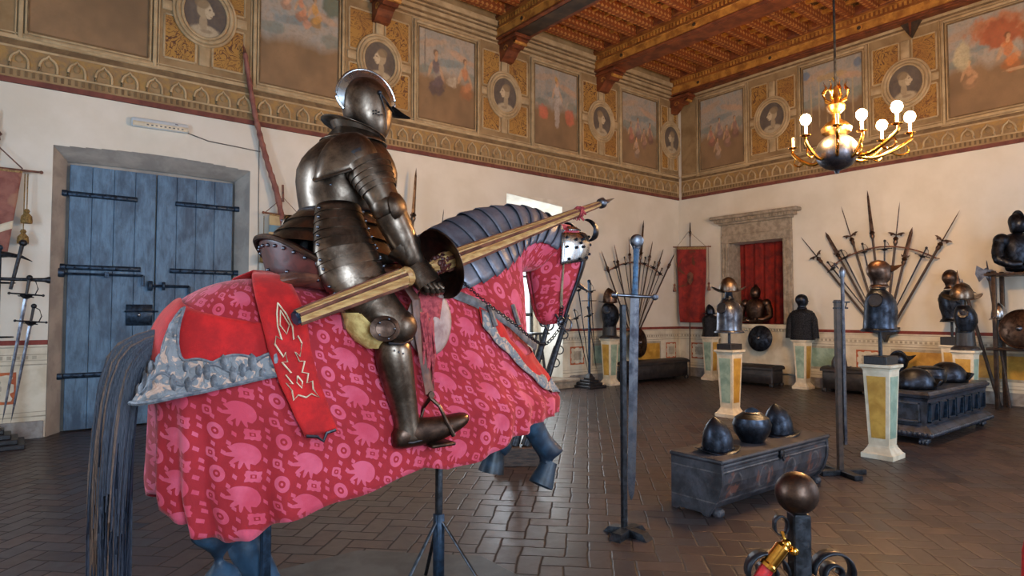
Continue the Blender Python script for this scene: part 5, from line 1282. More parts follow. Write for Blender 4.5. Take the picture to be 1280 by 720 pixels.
# mid pedestal
x, y = PED['mid']
box_stand((x, y, z), 0, 'black block and thin post on the mint-fronted free pedestal', .38, .155)
breastplate((x, y, z+.27), IM-.9, 'grey ribbed breastplate with dark armhole in front of the red niche', 'steel_grey', 1.08, None, 'bell')
morion((x, y, z+.90), IM, 'tall brimmed morion helmet in front of the red niche', 'steel_brown', 1.25, False)
b = MB(); b.lathe([(.08, 0), (.06, .05), (.055, .11)], 18); q = b.build('neck_collar', 'steel_dark'); q.location = (x, y, z+.785); tag(q, 'dark steel collar between the free-standing breastplate and its morion', 'collar')
# north wall pedestal
x, y = PED['n']
torso_form((x, y, z), 0, 'black torso form on the pedestal beside the window recess', .42, r=.17)
breastplate((x, y, z+.22), IM-.4, 'black breastplate on the pedestal beside the window recess', 'steel_dark', 1.18, flange=False)
t = cabasset((x+.02, y, z+.80), IM, 'brown brimmed helmet tilted above the bust beside the window recess', 'steel_rust', 1.35)
q = thing('arm_guard', 'short black arm guards hanging from the bust beside the window recess', 'armour', (x+.20, y-.18, z+.36))
MB().lames([(0, 0, .2), (.03, -.02, .1), (.05, -.02, 0)], [.07, .06, .05], [.07, .06, .05], 4).build('plates', 'steel_dark', q)
# corner pedestal
x, y = PED['corner']
def mail_bust(loc, rz, label, sleeves, s=1.0):
    t = thing('mail_shirt', label, 'armour', loc, rz)
    rr = [(0, .19, .25), (.08, .18, .235), (.25, .165, .215), (.45, .17, .24), (.55, .16, .25), (.62, .12, .20), (.66, .08, .10), (.70, .065, .07)]
    b = MB(); b.loft([[V((p.x*(1+.05*sin(i*2.1)), p.y*(1+.04*sin(i*1.7)), p.z)) for i, p in enumerate(ering(0, rx*s, ry*s, z_*s))] for z_, rx, ry in rr]); b.build('mail_body', 'mail', t)
    if sleeves:
        for sd in (-1, 1): b = MB(); b.tube([(0, sd*.17*s, .56*s), (.01, sd*.225*s, .42*s), (.02, sd*.25*s, .2*s), (.02, sd*.255*s, .03*s)], [.08*s, .085*s, .08*s, .085*s], 14); b.build('sleeve', 'mail', t)
    return t
mail_bust((x, y, z), -pi/2-.6, 'small black mail shirt on the pedestal nearest the room corner', False, .78)
cabasset((x, y, z+.545), IM, 'pointed helmet above the mail shirt nearest the room corner', 'steel_dark', .95)
x, y = PED['mail']
mail_bust((x, y, z), pi+.3, 'long-sleeved dark mail shirt on the pedestal right of the niche', True, .98)
close_helmet((x, y, z+.68), IM, 'rounded dark helmet above the long-sleeved mail shirt', 'steel_dark', 1.0, bill=False, crest=False)
x, y = PED['r1']
torso_form((x, y, z), 0, 'black flaring bust form on the ochre-panelled pedestal behind the carved chest', .34, r=.14)
breastplate((x, y, z+.24), IM-.75, 'black breastplate with open armhole above the ochre-panelled pedestal', 'steel_dark', .92, flange=False)
t = morion((x+.10, y+.06, z+.78), IM, 'wide brown kettle helmet with a top spike over the ochre-panelled pedestal', 'steel_brown', 1.45, False)
b = MB(); b.tube([(-.05, 0, .24), (-.06, 0, .45)], [.035, .003], 10); b.build('top_spike', 'steel_rust', t)
b = MB(); b.tube([(0, 0, 0), (0, 0, .21)], .03, 10); q = b.build('support_post', 'iron'); q.location = (x+.09, y+.05, z+.62); tag(q, 'iron post carrying the spiked kettle helmet', 'stand')
x, y = PED['r2']
box_stand((x, y, z), 0, 'black block and post on the half hidden pedestal', .45, .17, hb=.14)
breastplate((x, y, z+.42), IM, 'dark breastplate above the half hidden pedestal at the right wall', 'steel_dark', 1.15)
close_helmet((x, y, z+1.02), IM, 'dark rounded helmet above the half hidden pedestal at the right wall', 'steel_rust', 1.05, bill=False)

# ---- niche armour
def half_armour(loc, rz, label, s=1.0, mat='steel_rust'):
    t = thing('half_armour', label, 'armour', loc, rz)
    b = MB(); b.loft([ering(0, .13*s, .17*s, 0), ering(0, .12*s, .15*s, .1*s), ering(.02, .16*s, .20*s, .28*s), ering(.01, .15*s, .21*s, .42*s), ering(0, .10*s, .14*s, .50*s), ering(0, .07*s, .08*s, .53*s)]); b.build('cuirass', mat, t, subd=1)
    b = MB(); b.loft([ering(0, .08*s, .075*s, .52*s, p=1), ering(.015*s, .10*s, .09*s, .57*s, p=1), ering(.02*s, .125*s, .10*s, .64*s, p=1), ering(0, .12*s, .1*s, .70*s, p=1), ering(-.01, .09*s, .075*s, .76*s, p=1), ering(-.01, .02*s, .02*s, .80*s, p=1)]); b.build('helmet', mat, t, subd=1)
    b = MB(); b.prism([(cos(a)*.125*s, .67*s+sin(a)*.16*s) for a in [pi*k/16 for k in range(17)]], .01); b.build('helmet_comb', mat, t)
    for sd in (-1, 1):
        MB().ball((0, sd*.22*s, .42*s), .10*s, .09*s, .10*s).build('pauldron', mat, t)
        MB().lames([(0, sd*.24*s, .40*s), (.02, sd*.29*s, .28*s), (.05*s, sd*.30*s, .17*s), (.14*s, sd*.22*s, .10*s), (.2*s, sd*.12*s, .10*s)], [.075*s, .065*s, .065*s, .055*s, .045*s], [.075*s, .065*s, .065*s, .055*s, .045*s], 7, .05, 16, V((1, 0, 0)), cap=True).build('arm', mat, t)
        b = MB(); b.ball((.23*s, sd*.08*s, .10*s), .05*s, .035*s, .03*s, 12, 8)
        for q in range(4): b.tube([(.25*s, sd*(.10-.02*q)*s, .10*s), (.29*s, sd*(.08-.02*q)*s, .085*s), (.285*s, sd*(.075-.02*q)*s, .06*s)], .01*s, 6)
        b.build('gauntlet', mat, t)
    return t
half_armour((EX-.02, 8.0, PZ0+.002), pi+.15, 'bronze-toned half armour with folded arms standing in the red niche', 1.12)
def shield(loc, axis, r, label, mat='steel_dark', oval=1.0):
    t = thing('round_shield', label, 'shield', loc); ax = V(axis).normalized()
    MB().lathe([(r, 0), (r*1.0, .012), (r*.9, .03), (r*.6, .06), (r*.3, .075), (.01, .08)], 40, (0, 0, 0), ax, sy=oval).build('disc', mat, t)
    b = MB(); a, c = basis(ax); b.tube([a*(cos(q)*r)+c*(sin(q)*r*oval)+ax*.012 for q in [2*pi*k/40 for k in range(41)]], .012, 6); b.build('rim', mat, t)
    b = MB(); b.lathe([(.05, 0), (.04, .03), (.01, .05)], 16, ax*.07, ax); b.build('boss', 'steel_grey', t); return t
shield((EX-.30, 7.74, 1.02), (-1, 0, .12), .285, 'dark round shield leaning below the red niche')
shield((11.56, NY-.28, .90), (0, -1, .1), .30, 'dark rounded shield against the long wall behind the two-handed sword', 'steel_rust', 1.15)
# ---- chests
def plain_chest(x0, x1, y0, y1, h, label, fx=0):
    t = thing('chest', label, 'chest', ((x0+x1)/2, (y0+y1)/2, 0), 0, 'low dark chests along the walls'); hx, hy = (x1-x0)/2, (y1-y0)/2
    MB().box(-hx+.03, hx-.03, -hy+.03, hy-.03, .07, h-.06, .02).build('body', 'chest_brown', t)
    b = MB(); n = 10
    if hx > hy: b.loft([[V((sx*hx, cos(pi*k/n)*hy, h-.07+sin(pi*k/n)*.07)) for k in range(n+1)]+[V((sx*hx, -hy, h-.10)), V((sx*hx, hy, h-.10))] for sx in (-1, 1)])
    else: b.loft([[V((cos(pi*k/n)*hx, sx*hy, h-.07+sin(pi*k/n)*.07)) for k in range(n+1)]+[V((-hx, sx*hy, h-.10)), V((hx, sx*hy, h-.10))] for sx in (-1, 1)])
    b.build('lid', 'chest_brown', t)
    for sx in (-1, 1):
        for sy in (-1, 1): MB().box(sx*(hx-.10), sx*(hx-.02), sy*(hy-.10), sy*(hy-.02), 0, .08, .01).build('foot', 'chest_brown', t)
    return t
plain_chest(10.95, 13.0, 9.48, 9.98, .50, 'long dark round-lidded chest under the ochre field of the long wall')
plain_chest(12.70, 13.22, 7.16, 8.32, .47, 'low black chest under the red niche')
bx_ = plain_chest(12.9, 13.4, 5.35, 6.25, .52, 'low black chest behind the near pedestal at the right wall')
cabasset((13.1, 5.95, .505), pi/2, 'small grey helmet on the low black chest at the right wall', 'steel_grey', 1.25)
# near painted cassone with bowed front
cx0, cx1 = 4.30, 6.02
t = thing('painted_chest', 'worn painted chest with bowed front carrying three helmets, in the foreground', 'chest', ((cx0+cx1)/2, 3.10, 0)); hx = (cx1-cx0)/2
prof = [(-.115, .045), (-.165, .10), (-.205, .17), (-.232, .26), (-.238, .34), (-.235, .42), (.215, .42), (.215, .045)]
MB().loft([[V((sx*hx*.985, a, c)) for a, c in prof] for sx in (-1, -.33, .33, 1)]).build('body', 'chest_paint', t, smooth=False, bevel=.006)
for sx in (-1, 1):
    pr = [(-.125, 0), (-.150, .05), (-.185, .10), (-.222, .17), (-.248, .26), (-.254, .34), (-.248, .43), (.228, .43), (.228, .0), (.17, 0), (.14, .02), (-.06, .02), (-.08, 0)]
    b = MB(); b.prism([(a, c) for a, c in pr], .035, (sx*(hx-.012), 0, 0), (0, 1, 0)); b.build('end_board', 'chest_paint', t, smooth=False, bevel=.005)
    b = MB(); b.box(sx*(hx-.12), sx*(hx-.03), -.20, -.12, 0, .06, .015); b.build('foot', 'chest_paint', t)
b = MB(); b.box(-hx-.015, hx+.015, -.262, .24, .425, .462, .01); b.build('lid', 'chest_paint', t)
b = MB(); b.box(-.02, .04, -.268, -.238, .36, .43, .004); b.tube([(0, -.268, .375), (.015, -.272, .34)], .009, 6); b.build('hasp', 'iron', t)
b = MB(); b.box(-hx+.03, hx-.03, -.246, -.22, .345, .37, .004); b.box(-hx+.03, hx-.03, -.246, -.22, .39, .42, .004); b.build('front_rail', 'chest_paint', t)
zt = .463
cabasset((4.56, 3.06, zt+.012), IM+.25, 'left pointed helmet with brim on the near painted chest', 'steel_dark', 1.1)
t = thing('helmet', 'black ball-shaped jousting helmet in the middle of the near painted chest', 'helmet', (5.14, 3.10, zt), IM)
b = MB(); b.loft([ering(0, .10, .10, 0, p=1), ering(0, .105, .105, .015, p=1), ering(0, .155, .145, .09, p=1), ering(0, .168, .155, .155, p=1), ering(0, .148, .138, .21, p=1), ering(0, .09, .085, .250, p=1), ering(0, .07, .065, .256, p=1)]); b.build('shell', 'steel_dark', t, ang=30)
b = MB(); b.lathe([(.075, 0), (.085, .008), (.07, .016), (.05, .012)], 24, (0, 0, .248), cap=False); b.build('rim', 'steel_grey', t); b = MB(); b.prism([(cos(a)*.065, sin(a)*.05) for a in [pi*k/12 for k in range(13)]], .008, (0, 0, .25)); b.build('crest', 'steel_dark', t)
cabasset((5.62, 3.12, zt+.012), IM+.1, 'right pointed helmet with brim on the near painted chest', 'steel_dark', 1.14)
# carved black chest
cx0, cx1, cy0, cy1 = 8.70, 10.90, 2.92, 3.52
t = thing('carved_chest', 'black carved chest on lion feet carrying breastplates, right of the nearest pedestal', 'chest', ((cx0+cx1)/2, (cy0+cy1)/2, 0)); hx, hy = (cx1-cx0)/2, (cy1-cy0)/2
def rr_(z_, d): return [V((-hx-d, -hy-d, z_)), V((hx+d, -hy-d, z_)), V((hx+d, hy+d, z_)), V((-hx-d, hy+d, z_))]
MB().loft([rr_(.20, -.03), rr_(.52, 0), rr_(.55, .01)]).build('body', 'chest_black', t, smooth=False)
MB().loft([rr_(.55, .0), rr_(.565, .03), rr_(.60, .04), rr_(.615, .02), rr_(.635, .01)]).build('lid', 'chest_black', t, smooth=False)
MB().loft([rr_(.08, .03), rr_(.11, .06), rr_(.15, .065), rr_(.19, .02), rr_(.22, -.02)]).build('base_moulding', 'chest_black', t, smooth=False)
b = MB()
for k in range(46): xx = -hx-.04+k*(2*hx+.08)/45; b.ball((xx, -hy-.058, .128), .026, .02, .03, 8, 6)
for k in range(13): yy = -hy-.04+k*(2*hy+.08)/12; b.ball((-hx-.058, yy, .128), .02, .026, .03, 8, 6)
b.build('carved_gadroons', 'chest_black', t)
for k in range(7):
    x0 = -hx+.05+k*(2*hx-.1)/7; x1 = x0+(2*hx-.1)/7-.04; b = MB()
    for (p0, p1, q0, q1) in ((x0, x0+.02, .26, .5), (x1-.02, x1, .26, .5), (x0, x1, .26, .28), (x0, x1, .48, .5)): b.box(p0, p1, -hy-.022, -hy+.02, q0, q1, .003)
    b.build('panel_frame', 'iron_blue', t, smooth=False)
b = MB()
for (p0, p1, q0, q1) in ((-hy+.08, -hy+.10, .26, .5), (hy-.10, hy-.08, .26, .5), (-hy+.08, hy-.08, .26, .28), (-hy+.08, hy-.08, .48, .5)): b.box(-hx-.022, -hx+.02, p0, p1, q0, q1, .003)
b.build('end_panel_frame', 'chest_black', t, smooth=False)
for sx in (-1, 1):
    for sy in (-1, 1):
        b = MB(); b.ball((sx*(hx-.05), sy*(hy-.05), .05), .085, .06, .05, 14, 8)
        for q in (-1, 0, 1): b.ball((sx*(hx-.05)-.06, sy*(hy-.05)+q*.035, .03), .03, .02, .03, 8, 6)
        b.build('lion_foot', 'chest_black', t)
def lying(loc, rz, label, s=1.0):
    t = thing('breastplate', label, 'breastplate', loc, rz)
    b = MB(); b.grid(lambda u, v: V(((.23*s*cos(2*pi*u))*cos(v*pi/2*.98), .19*s*sin(2*pi*u)*cos(v*pi/2*.98), .25*s*sin(v*pi/2*.98)**.8)), 36, 12, True); b.build('plate', 'steel_dark', t, solid=.005)
    b = MB(); b.grid(lambda u, v: V(((.20*s+.10*s*v)*cos(1.2*(u-.5)*1.6), .20*s*sin(1.2*(u-.5)*1.6)*(1+.2*v), .02+.09*s*v*v)), 16, 5); b.build('waist_flange', 'steel_dark', t, solid=.005); return t
lying((9.02, 3.16, .640), IM, 'polished dark backplate lying at the near end of the carved chest', 1.05)
t = thing('helmet', 'rounded dark pot helmet lying in the middle of the carved chest', 'helmet', (9.66, 3.22, .637)); b = MB(); b.loft([ering(0, .15, .14, 0, p=1), ering(0, .21, .20, .06, p=1), ering(0, .225, .21, .14, p=1), ering(0, .19, .18, .215, p=1), ering(0, .12, .12, .245, p=1)]); b.build('shell', 'steel_dark', t, ang=30); b = MB(); b.lathe([(.18, 0), (.19, .01), (.175, .02)], 24, (0, 0, .215), cap=False); b.build('rim', 'steel_dark', t)
lying((10.30, 3.20, .640), IM, 'polished dark breastplate lying at the far end of the carved chest', 1.1)
# helmet further back beyond the carved chest, on its own low chest
plain_chest(12.85, 13.40, 4.35, 5.15, .52, 'low dark chest mostly hidden behind the carved chest')
close_helmet((13.05, 4.84, .51), IM, 'dark brimmed helmet on the low chest hidden behind the carved chest', 'steel_dark', 1.25, bill=True)

# ---- weapons
def frame_between(p, q): d = (V(q)-V(p)); return d.normalized(), d.length
def sword(hilt, tip, label, group=None, s=1.0, mat='steel_grey', fancy=True, side=V((1, 0, 0)), bm='steel_grey'):
    """hilt = guard centre; the blade runs to tip; pommel on the far side"""
    hilt = V(hilt); tip = V(tip); d, L = frame_between(hilt, tip); t = thing('sword', label, 'sword', hilt, 0, group); side = (side-d*side.dot(d)).normalized(); nz = d.cross(side)
    MB().blade((0, 0, 0), tip-hilt, .016*s, .005*s, nz).build('blade', bm, t)
    b = MB(); b.tube([(0, 0, 0), -d*.13*s], [.011*s, .013*s], 8); b.build('grip', 'black_wood', t)
    b = MB(); b.ball(-d*.15*s, .024*s, n=12, m=8); b.build('pommel', mat, t)
    b = MB(); b.tube([side*-.12*s+d*.008, V((0, 0, 0)), side*.12*s-d*.008], [.007*s, .010*s, .007*s], 6); b.ball(side*.12*s-d*.008, .012*s, n=8, m=6); b.ball(side*-.12*s+d*.008, .012*s, n=8, m=6)
    if fancy:
        b.tube([side*.06*s, side*.075*s-d*.06*s, side*.05*s-d*.12*s, -d*.145*s], .005*s, 6)
        b.tube([nz*(cos(a)*.045*s)+side*(sin(a)*.055*s)+d*.02*s for a in [2*pi*k/16 for k in range(17)]], .005*s, 6); b.lathe([(.05*s, 0), (.04*s, .022*s), (.015*s, .04*s)], 14, (0, 0, 0), d)
    b.build('guard', mat, t); return t
def polearm(foot, tip, label, kind='spear', group=None, head=.55, r=.014, side=V((1, 0, 0)), hm='steel_grey', sm='pole_wood', name=None):
    foot = V(foot); tip = V(tip); d, L = frame_between(foot, tip); t = thing(name or {'spear': 'spear', 'fluke': 'winged_spear', 'blade': 'partisan', 'axe': 'halberd'}[kind], label, 'polearm', foot, 0, group)
    side = (side-d*side.dot(d)).normalized(); nz = d.cross(side); Ls = L-head; o0 = V((0, 0, 0))
    MB().tube([o0, d*Ls], r, 10).build('shaft', sm, t)
    b = MB(); b.lathe([(r*1.1, -.14), (r*1.9, -.09), (r*1.5, -.05), (r*2.3, -.02), (r*1.2, .02)], 12, d*Ls, d)
    w = {'spear': .026, 'fluke': .012, 'blade': .045, 'axe': .014}[kind]*(1.5 if kind == 'spear' and head > .8 else 1)
    b.blade(d*(Ls+.01), d*L, w, .010 if kind != 'blade' else .008, nz, w1=w*(.55 if kind == 'spear' else .7))
    if kind == 'fluke':
        for sg in (-1, 1): b.prism([(0, .0), (sg*.05, .035), (sg*.12, .05), (sg*.16, .035), (sg*.11, .015), (sg*.09, -.03), (sg*.06, -.005), (0, -.02)], .010, d*(Ls+.06), side, d)
    if kind == 'blade':
        for sg in (-1, 1): b.prism([(0, .0), (sg*.06, .02), (sg*.08, .07), (sg*.05, .05), (0, .06)], .010, d*(Ls), side, d)
    if kind == 'spear': b.prism([(-.03, 0), (.03, 0), (.018, -.05), (-.018, -.05)], .02, d*(Ls-.06), side, d)
    b.build('head', hm, t)
    if kind == 'axe':
        MB().prism([(0, -.12), (.06, -.08), (.15, -.16), (.19, -.02), (.15, .13), (.06, .05), (0, .08)], .010, d*(Ls+.02), side, d).build('axe_blade', hm, t)
        MB().prism([(0, -.03), (-.05, -.02), (-.16, -.07), (-.06, .03), (0, .04)], .012, d*(Ls+.02), side, d).build('beak', hm, t)
    return t
WORD = ['first', 'second', 'third', 'fourth', 'fifth', 'sixth', 'seventh']
# fan on the long wall
Yf = NY-.12; base = V((11.56, Yf, 1.05))
FT_ = [((10.50, 3.03), 'spear', .42), ((10.93, 3.20), 'spear', .40), ((11.43, 3.42), 'spear', .42), ((11.96, 3.86), 'blade', .85), ((12.28, 3.37), 'spear', .40), ((12.68, 3.20), 'spear', .38), ((13.12, 3.12), 'spear', .36)]
for i, ((x, z_), k, hd) in enumerate(FT_):
    f = V((11.56+(x-11.56)*.10, Yf-.01*i, 1.15)); polearm(f, (x, Yf-.01*i, z_), WORD[i]+' polearm from the left in the fan on the long wall behind the two-handed sword', k, 'fan of spears on the long wall', hd, .018, sm='pole_wood', hm='steel_rust')
for i, (x, z_) in enumerate([(10.90, 2.66), (11.23, 2.76), (11.57, 2.82), (11.92, 2.80), (12.25, 2.72), (12.50, 2.58)]):
    p = V((x, Yf-.08, z_)); q = V((11.56+(x-11.56)*.16, Yf-.08, 1.35)); sword(p, q, WORD[i]+' sword from the left in the fan on the long wall', 'swords fanned on the long wall', .95, 'iron', bm='steel_dark')
b = MB(); hp = [(10.72+1.88*k/24, Yf-.05, 2.80-.24*((10.72+1.88*k/24-11.62)/.95)**2) for k in range(25)]; b.tube(hp, .014, 8); b.tube([(11.3, Yf-.02, 1.2), (11.82, Yf-.02, 1.2)], .03, 8)

for h_ in (hp[0], hp[-1]): b.tube([h_, (h_[0], NY-.015, h_[2])], .010, 6)
tag(b.build('weapon_hoop', 'leather_brown'), 'bent brown hoop holding the fan of spears on the long wall', 'rack')
# fan on the right wall
Xf = EX-.12
FE = [((6.86, 3.26), 'fluke', .62), ((6.32, 3.31), 'blade', .55), ((5.98, 3.81), 'fluke', .72), ((5.46, 4.06), 'spear', .85), ((4.87, 3.75), 'fluke', .70), ((4.66, 3.23), 'blade', .60), ((3.88, 3.46), 'fluke', .66)]
for i, ((y, z_), k, hd) in enumerate(FE):
    f = V((Xf-.01*i, 5.20+(y-5.2)*.10, 1.28)); polearm(f, (Xf-.01*i, y, z_), WORD[i]+' polearm from the left in the large fan on the right wall', k, 'fan of polearms on the right wall', hd, .022, side=V((0, -1, 0)), sm='pole_wood', hm='steel_rust')
for i, (y, z_) in enumerate([(6.15, 2.53), (5.90, 2.74), (5.52, 2.83), (5.14, 2.85), (4.49, 2.67)]):
    p = V((Xf-.09, y, z_)); q = V((Xf-.09, 5.20+(y-5.2)*.16, 1.45)); sword(p, q, WORD[i]+' sword from the left in the large fan on the right wall', 'swords fanned on the right wall', 1.05, 'iron', side=V((0, -1, 0)), bm='steel_dark')
b = MB(); hoop = [(Xf-.05, 6.20-1.92*k/24, 2.90-.34*((6.20-1.92*k/24-5.2)/1.0)**2) for k in range(25)]; b.tube(hoop, .014, 8)
for h_ in (hoop[0], hoop[-1]): b.tube([h_, (EX-.015, h_[1], h_[2])], .010, 6)
tag(b.build('weapon_hoop', 'leather_brown'), 'thin curved hoop holding the fan of polearms on the right wall', 'rack')
b = MB(); b.prism([(-.24, .10), (.24, .10), (.20, -.02), (.06, -.06), (0, -.20), (-.06, -.06), (-.20, -.02)], .16, (EX-.10, 5.2, 1.22), (0, -1, 0)); tag(b.build('fan_bracket', 'black_wood', smooth=False, bevel=.01), 'black pointed wall bracket at the foot of the large fan', 'bracket')

# ---- standing two-handed sword in the foreground
SX, SYy = 3.50, 3.10; zb = .0
st = thing('sword_stand', 'blue-black iron post on a cross base holding the great two-handed sword', 'stand', (SX, SYy, 0), radians(-10))
for k in range(4):
    a = radians(20+90*k); R_ = Matrix.Rotation(a, 4, 'Z'); b = MB(R_); b.add([(0, -.035, .06), (.14, -.04, .045), (.18, -.045, .0), (0, -.035, 0), (0, .035, .06), (.14, .04, .045), (.18, .045, 0), (0, .035, 0)], [(0, 1, 5, 4), (1, 2, 6, 5), (0, 3, 2, 1), (4, 5, 6, 7), (2, 3, 7, 6)]); b.build('foot', 'iron', st, smooth=False)
b = MB(); b.box(-.028, .012, .012, .045, .03, 1.66, .003); b.build('post', 'iron', st, smooth=False)
dd = V((-.030, .02, -1)).normalized(); top = at(796, 300, Y=SYy); gp = at(793.5, 370, Y=SYy-.0)
t = thing('great_sword', 'great two-handed sword with blue-wrapped grip standing point down in the foreground', 'sword', gp)
td = (top-gp); A_ = RT.copy(); A_ = (A_-td.normalized()*A_.dot(td.normalized())).normalized(); nA = td.normalized().cross(A_)
tipp = at(789, 625, Y=SYy)-gp
b = MB(); b.loft([[q+A_*w, q+nA*h_, q-A_*w, q-nA*h_] for q, w, h_ in ((tipp*0, .032, .007), (tipp*.3, .033, .007), (tipp*.9, .029, .005), (tipp*.97, .020, .004), (tipp, .004, .002))]); b.build('blade', 'steel_grey', t, ang=20)
b = MB(); b.tube([td*.02, td*.08, td*.45, td*.5, td*.55, td*.86], [.026, .023, .020, .023, .020, .024], 14); b.build('grip', 'grip_blue', t)
b = MB(); b.ball(td*.98, .052, .052, .052, 20, 12); b.lathe([(.042, 0), (.040, .012), (.022, .018)], 20, td*.98+FW*-.045, -FW); b.lathe([(.03, 0), (.036, .02), (.02, .03)], 14, td*.84, td); b.build('pommel', 'steel_grey', t)
b = MB(); b.tube([A_*-.145+td*.00, A_*-.06, V((0, 0, 0)), A_*.06, A_*.145], [.011, .012, .018, .012, .011], 10); b.ball(A_*-.15, .025, n=12, m=8); b.ball(A_*.15, .025, n=12, m=8); b.lathe([(.022, 0), (.014, .004)], 12, A_*.15-FW*.02, -FW); b.build('crossguard', 'steel_grey', t)
# second standing sword post
st = thing('sword_stand', 'dark iron post with clamp and flat cross base left of the nearest pedestal', 'stand', (6.47, 2.93, 0), radians(-30))
b = MB(); b.box(-.24, .24, -.04, .04, 0, .05, .006); b.box(-.045, .045, -.24, .24, 0, .048, .006); b.build('cross_base', 'iron', st, smooth=False)
b = MB(); b.box(-.045, .008, -.02, .025, .04, 1.73, .004); b.build('post', 'pole_wood', st, smooth=False)
b = MB(); b.box(-.05, .10, -.03, .03, 1.70, 1.715, .002); b.box(-.05, .08, -.03, .03, 1.64, 1.655, .002); b.tube([(.07, 0, 1.655), (.085, 0, 1.70)], .006, 6); b.build('clamp', 'iron', st, smooth=False)
t = thing('upright_sword', 'slim pale steel blade held upright by the clamp of the dark post', 'sword', (6.475, 2.925, .3))
b = MB(); b.tube([(0, -.03, 0), (0, -.03, 1.68)], .018, 8); b.build('shaft', 'steel_grey', t); b = MB(); b.tube([(0, -.03, 1.66), (0, -.03, 1.72), (0, -.03, 1.76)], [.024, .032, .012], 10); b.tube([(-.03, -.01, 1.74), (-.06, .02, 1.80)], .007, 6); b.build('finial', 'steel_grey', t)

# ---- stepped racks of swords
def rack(x, y, h, label, w=.26):
    t = thing('weapon_stand', label, 'stand', (x, y, 0), 0, 'stepped iron weapon stands')
    b = MB()
    for k in range(4): r = w*(1-.22*k); b.box(-r, r, -r, r, .055*k, .055*(k+1), .008)
    b.loft([[V((sx*r, sy*r, z_)) for sx, sy in ((-1, -1), (1, -1), (1, 1), (-1, 1))] for r, z_ in ((w*.3, .2), (.03, .30))]); b.build('stepped_base', 'black_wood', t, smooth=False)
    b = MB(); b.tube([(0, 0, .25), (0, 0, h)], .028, 10); b.ball((0, 0, h), .04, n=10, m=8); b.build('post', 'iron_blue', t)
    for z_ in (h-.42, h*.55):
        b = MB(); b.tube([(cos(a)*.16, sin(a)*.16, z_) for a in [2*pi*k/20 for k in range(21)]], .008, 6); b.tube([(-.16, 0, z_), (.16, 0, z_)], .008, 6); b.tube([(0, -.16, z_), (0, .16, z_)], .008, 6); b.build('ring', 'iron', t)
    return t
rack(9.72, 9.66, 2.28, 'iron weapon stand with slim swords beside the window recess')
NM = ['slim sword at the left of the stand beside the window recess', 'slim sword at the upper right of the stand beside the window recess', 'slim sword low at the left of the stand beside the window recess', 'slim sword low at the right of the stand beside the window recess']
for (px, py, bx2), lb in zip([(723, 362, 9.62), (738.5, 364, 9.80), (720, 397, 9.58), (736, 394, 9.84)], NM):
    p = at(px, py, Y=9.52); sword(p, (bx2, 9.55, .32), lb, 'swords in the stand by the window', 1.1, 'iron', bm='steel_dark')
t = rack(-.18, 9.70, 2.38, 'iron weapon stand with stepped base at the far left', .30)
sword(at(33, 368, Y=9.5), (-.10, 9.5, .30), 'basket-hilted rapier nearest the post of the far left stand', None, 1.35, 'iron')
sword(at(38.5, 402, Y=9.5), (-.02, 9.52, .30), 'lower rapier leaning at the right side of the far left stand', None, 1.25, 'iron')
t = thing('war_hammer', 'curved-beak war hammer head at the top of the far left stand', 'war hammer', (-.18, 9.70, 2.28))
b = MB(); b.tube([(-.18, 0, .0), (0, 0, .02), (.10, 0, .02), (.22, 0, 0), (.32, 0, -.05)], [.045, .04, .03, .018, .004], 8); b.build('head', 'iron', t); b = MB(); b.tube([(0, -.03, .05), (0, -.03, -.9)], .018, 8); b.build('shaft', 'iron_blue', t)
t = thing('mace', 'long-handled mace leaning against the far left stand', 'mace', (.0, 9.56, 2.1)); b = MB(); b.tube([(.04, 0, .33), (-.06, 0, -.22)], [.022, .018], 8); b.build('shaft', 'iron', t); b = MB(); b.ball((.045, 0, .34), .042, n=12, m=8); b.build('head', 'iron', t)
t = thing('hand_cannon', 'short horizontal iron barrel with flared muzzle on the far left stand', 'gun', (-.1, 9.55, 2.0)); b = MB(); b.lathe([(.022, -.5), (.020, .2), (.026, .36), (.042, .40), (.044, .42), (.02, .42)], 14, (0, 0, 0), (1, 0, 0)); b.build('barrel', 'iron', t)
# box stand with poles and long guns behind the horse's head
t = thing('gun_stand', 'brown block stand with an iron post behind the forelegs of the horse', 'stand', (4.30, 5.32, 0), radians(-35))
MB().box(-.24, .24, -.24, .24, 0, .20, .01).build('block', 'dark_wood', t, smooth=False); b = MB(); b.tube([(-.04, 0, .2), (-.04, 0, 1.95)], .035, 10); b.build('post', 'iron', t)
for i, (p0, p1, lb) in enumerate((((4.16, 5.24, .2), (4.62, 5.17, 1.62), 'dark long gun leaning behind the horse mouth, nearer its post'), ((4.26, 5.16, .2), (4.78, 5.09, 1.58), 'dark long gun with iron hoops behind the horse mouth, the outer one'))):
    t = thing('long_gun', lb, 'gun', p0); q = V(p1)-V(p0); MB().tube([V((0, 0, 0)), q*.35, q], [.05, .036, .026], 10).build('barrel', 'iron', t); b = MB()
    MB().tube([V((0, .02, 0)), q*.3+V((0, .02, 0)), q*.75+V((0, .03, 0))], [.055, .04, .02], 8).build('stock', 'pole_wood', t)
    if i:
        for f in (.62, .72, .84): c = q*f+V((.045, 0, 0)); MB().tube([c+RT*(cos(a)*.045)+V((0, 0, sin(a)*.045)) for a in [2*pi*k/16 for k in range(17)]], .007, 6).build('hoop', 'iron', t)
# dark trestle in the window recess
t = thing('trestle', 'dark folding trestle standing in the window recess', 'trestle', (9.0, NY+.35, .19))
for sx in (-1, 1): MB().tube([(sx*.05, 0, .95), (sx*.22, 0, 0)], .03, 8).build('leg', 'black_wood', t)
b = MB(); b.tube([(-.16, 0, .4), (.16, 0, .4)], .02, 8); b.box(-.26, .26, -.1, .1, .93, .98, .008); b.build('top_rail', 'black_wood', t)

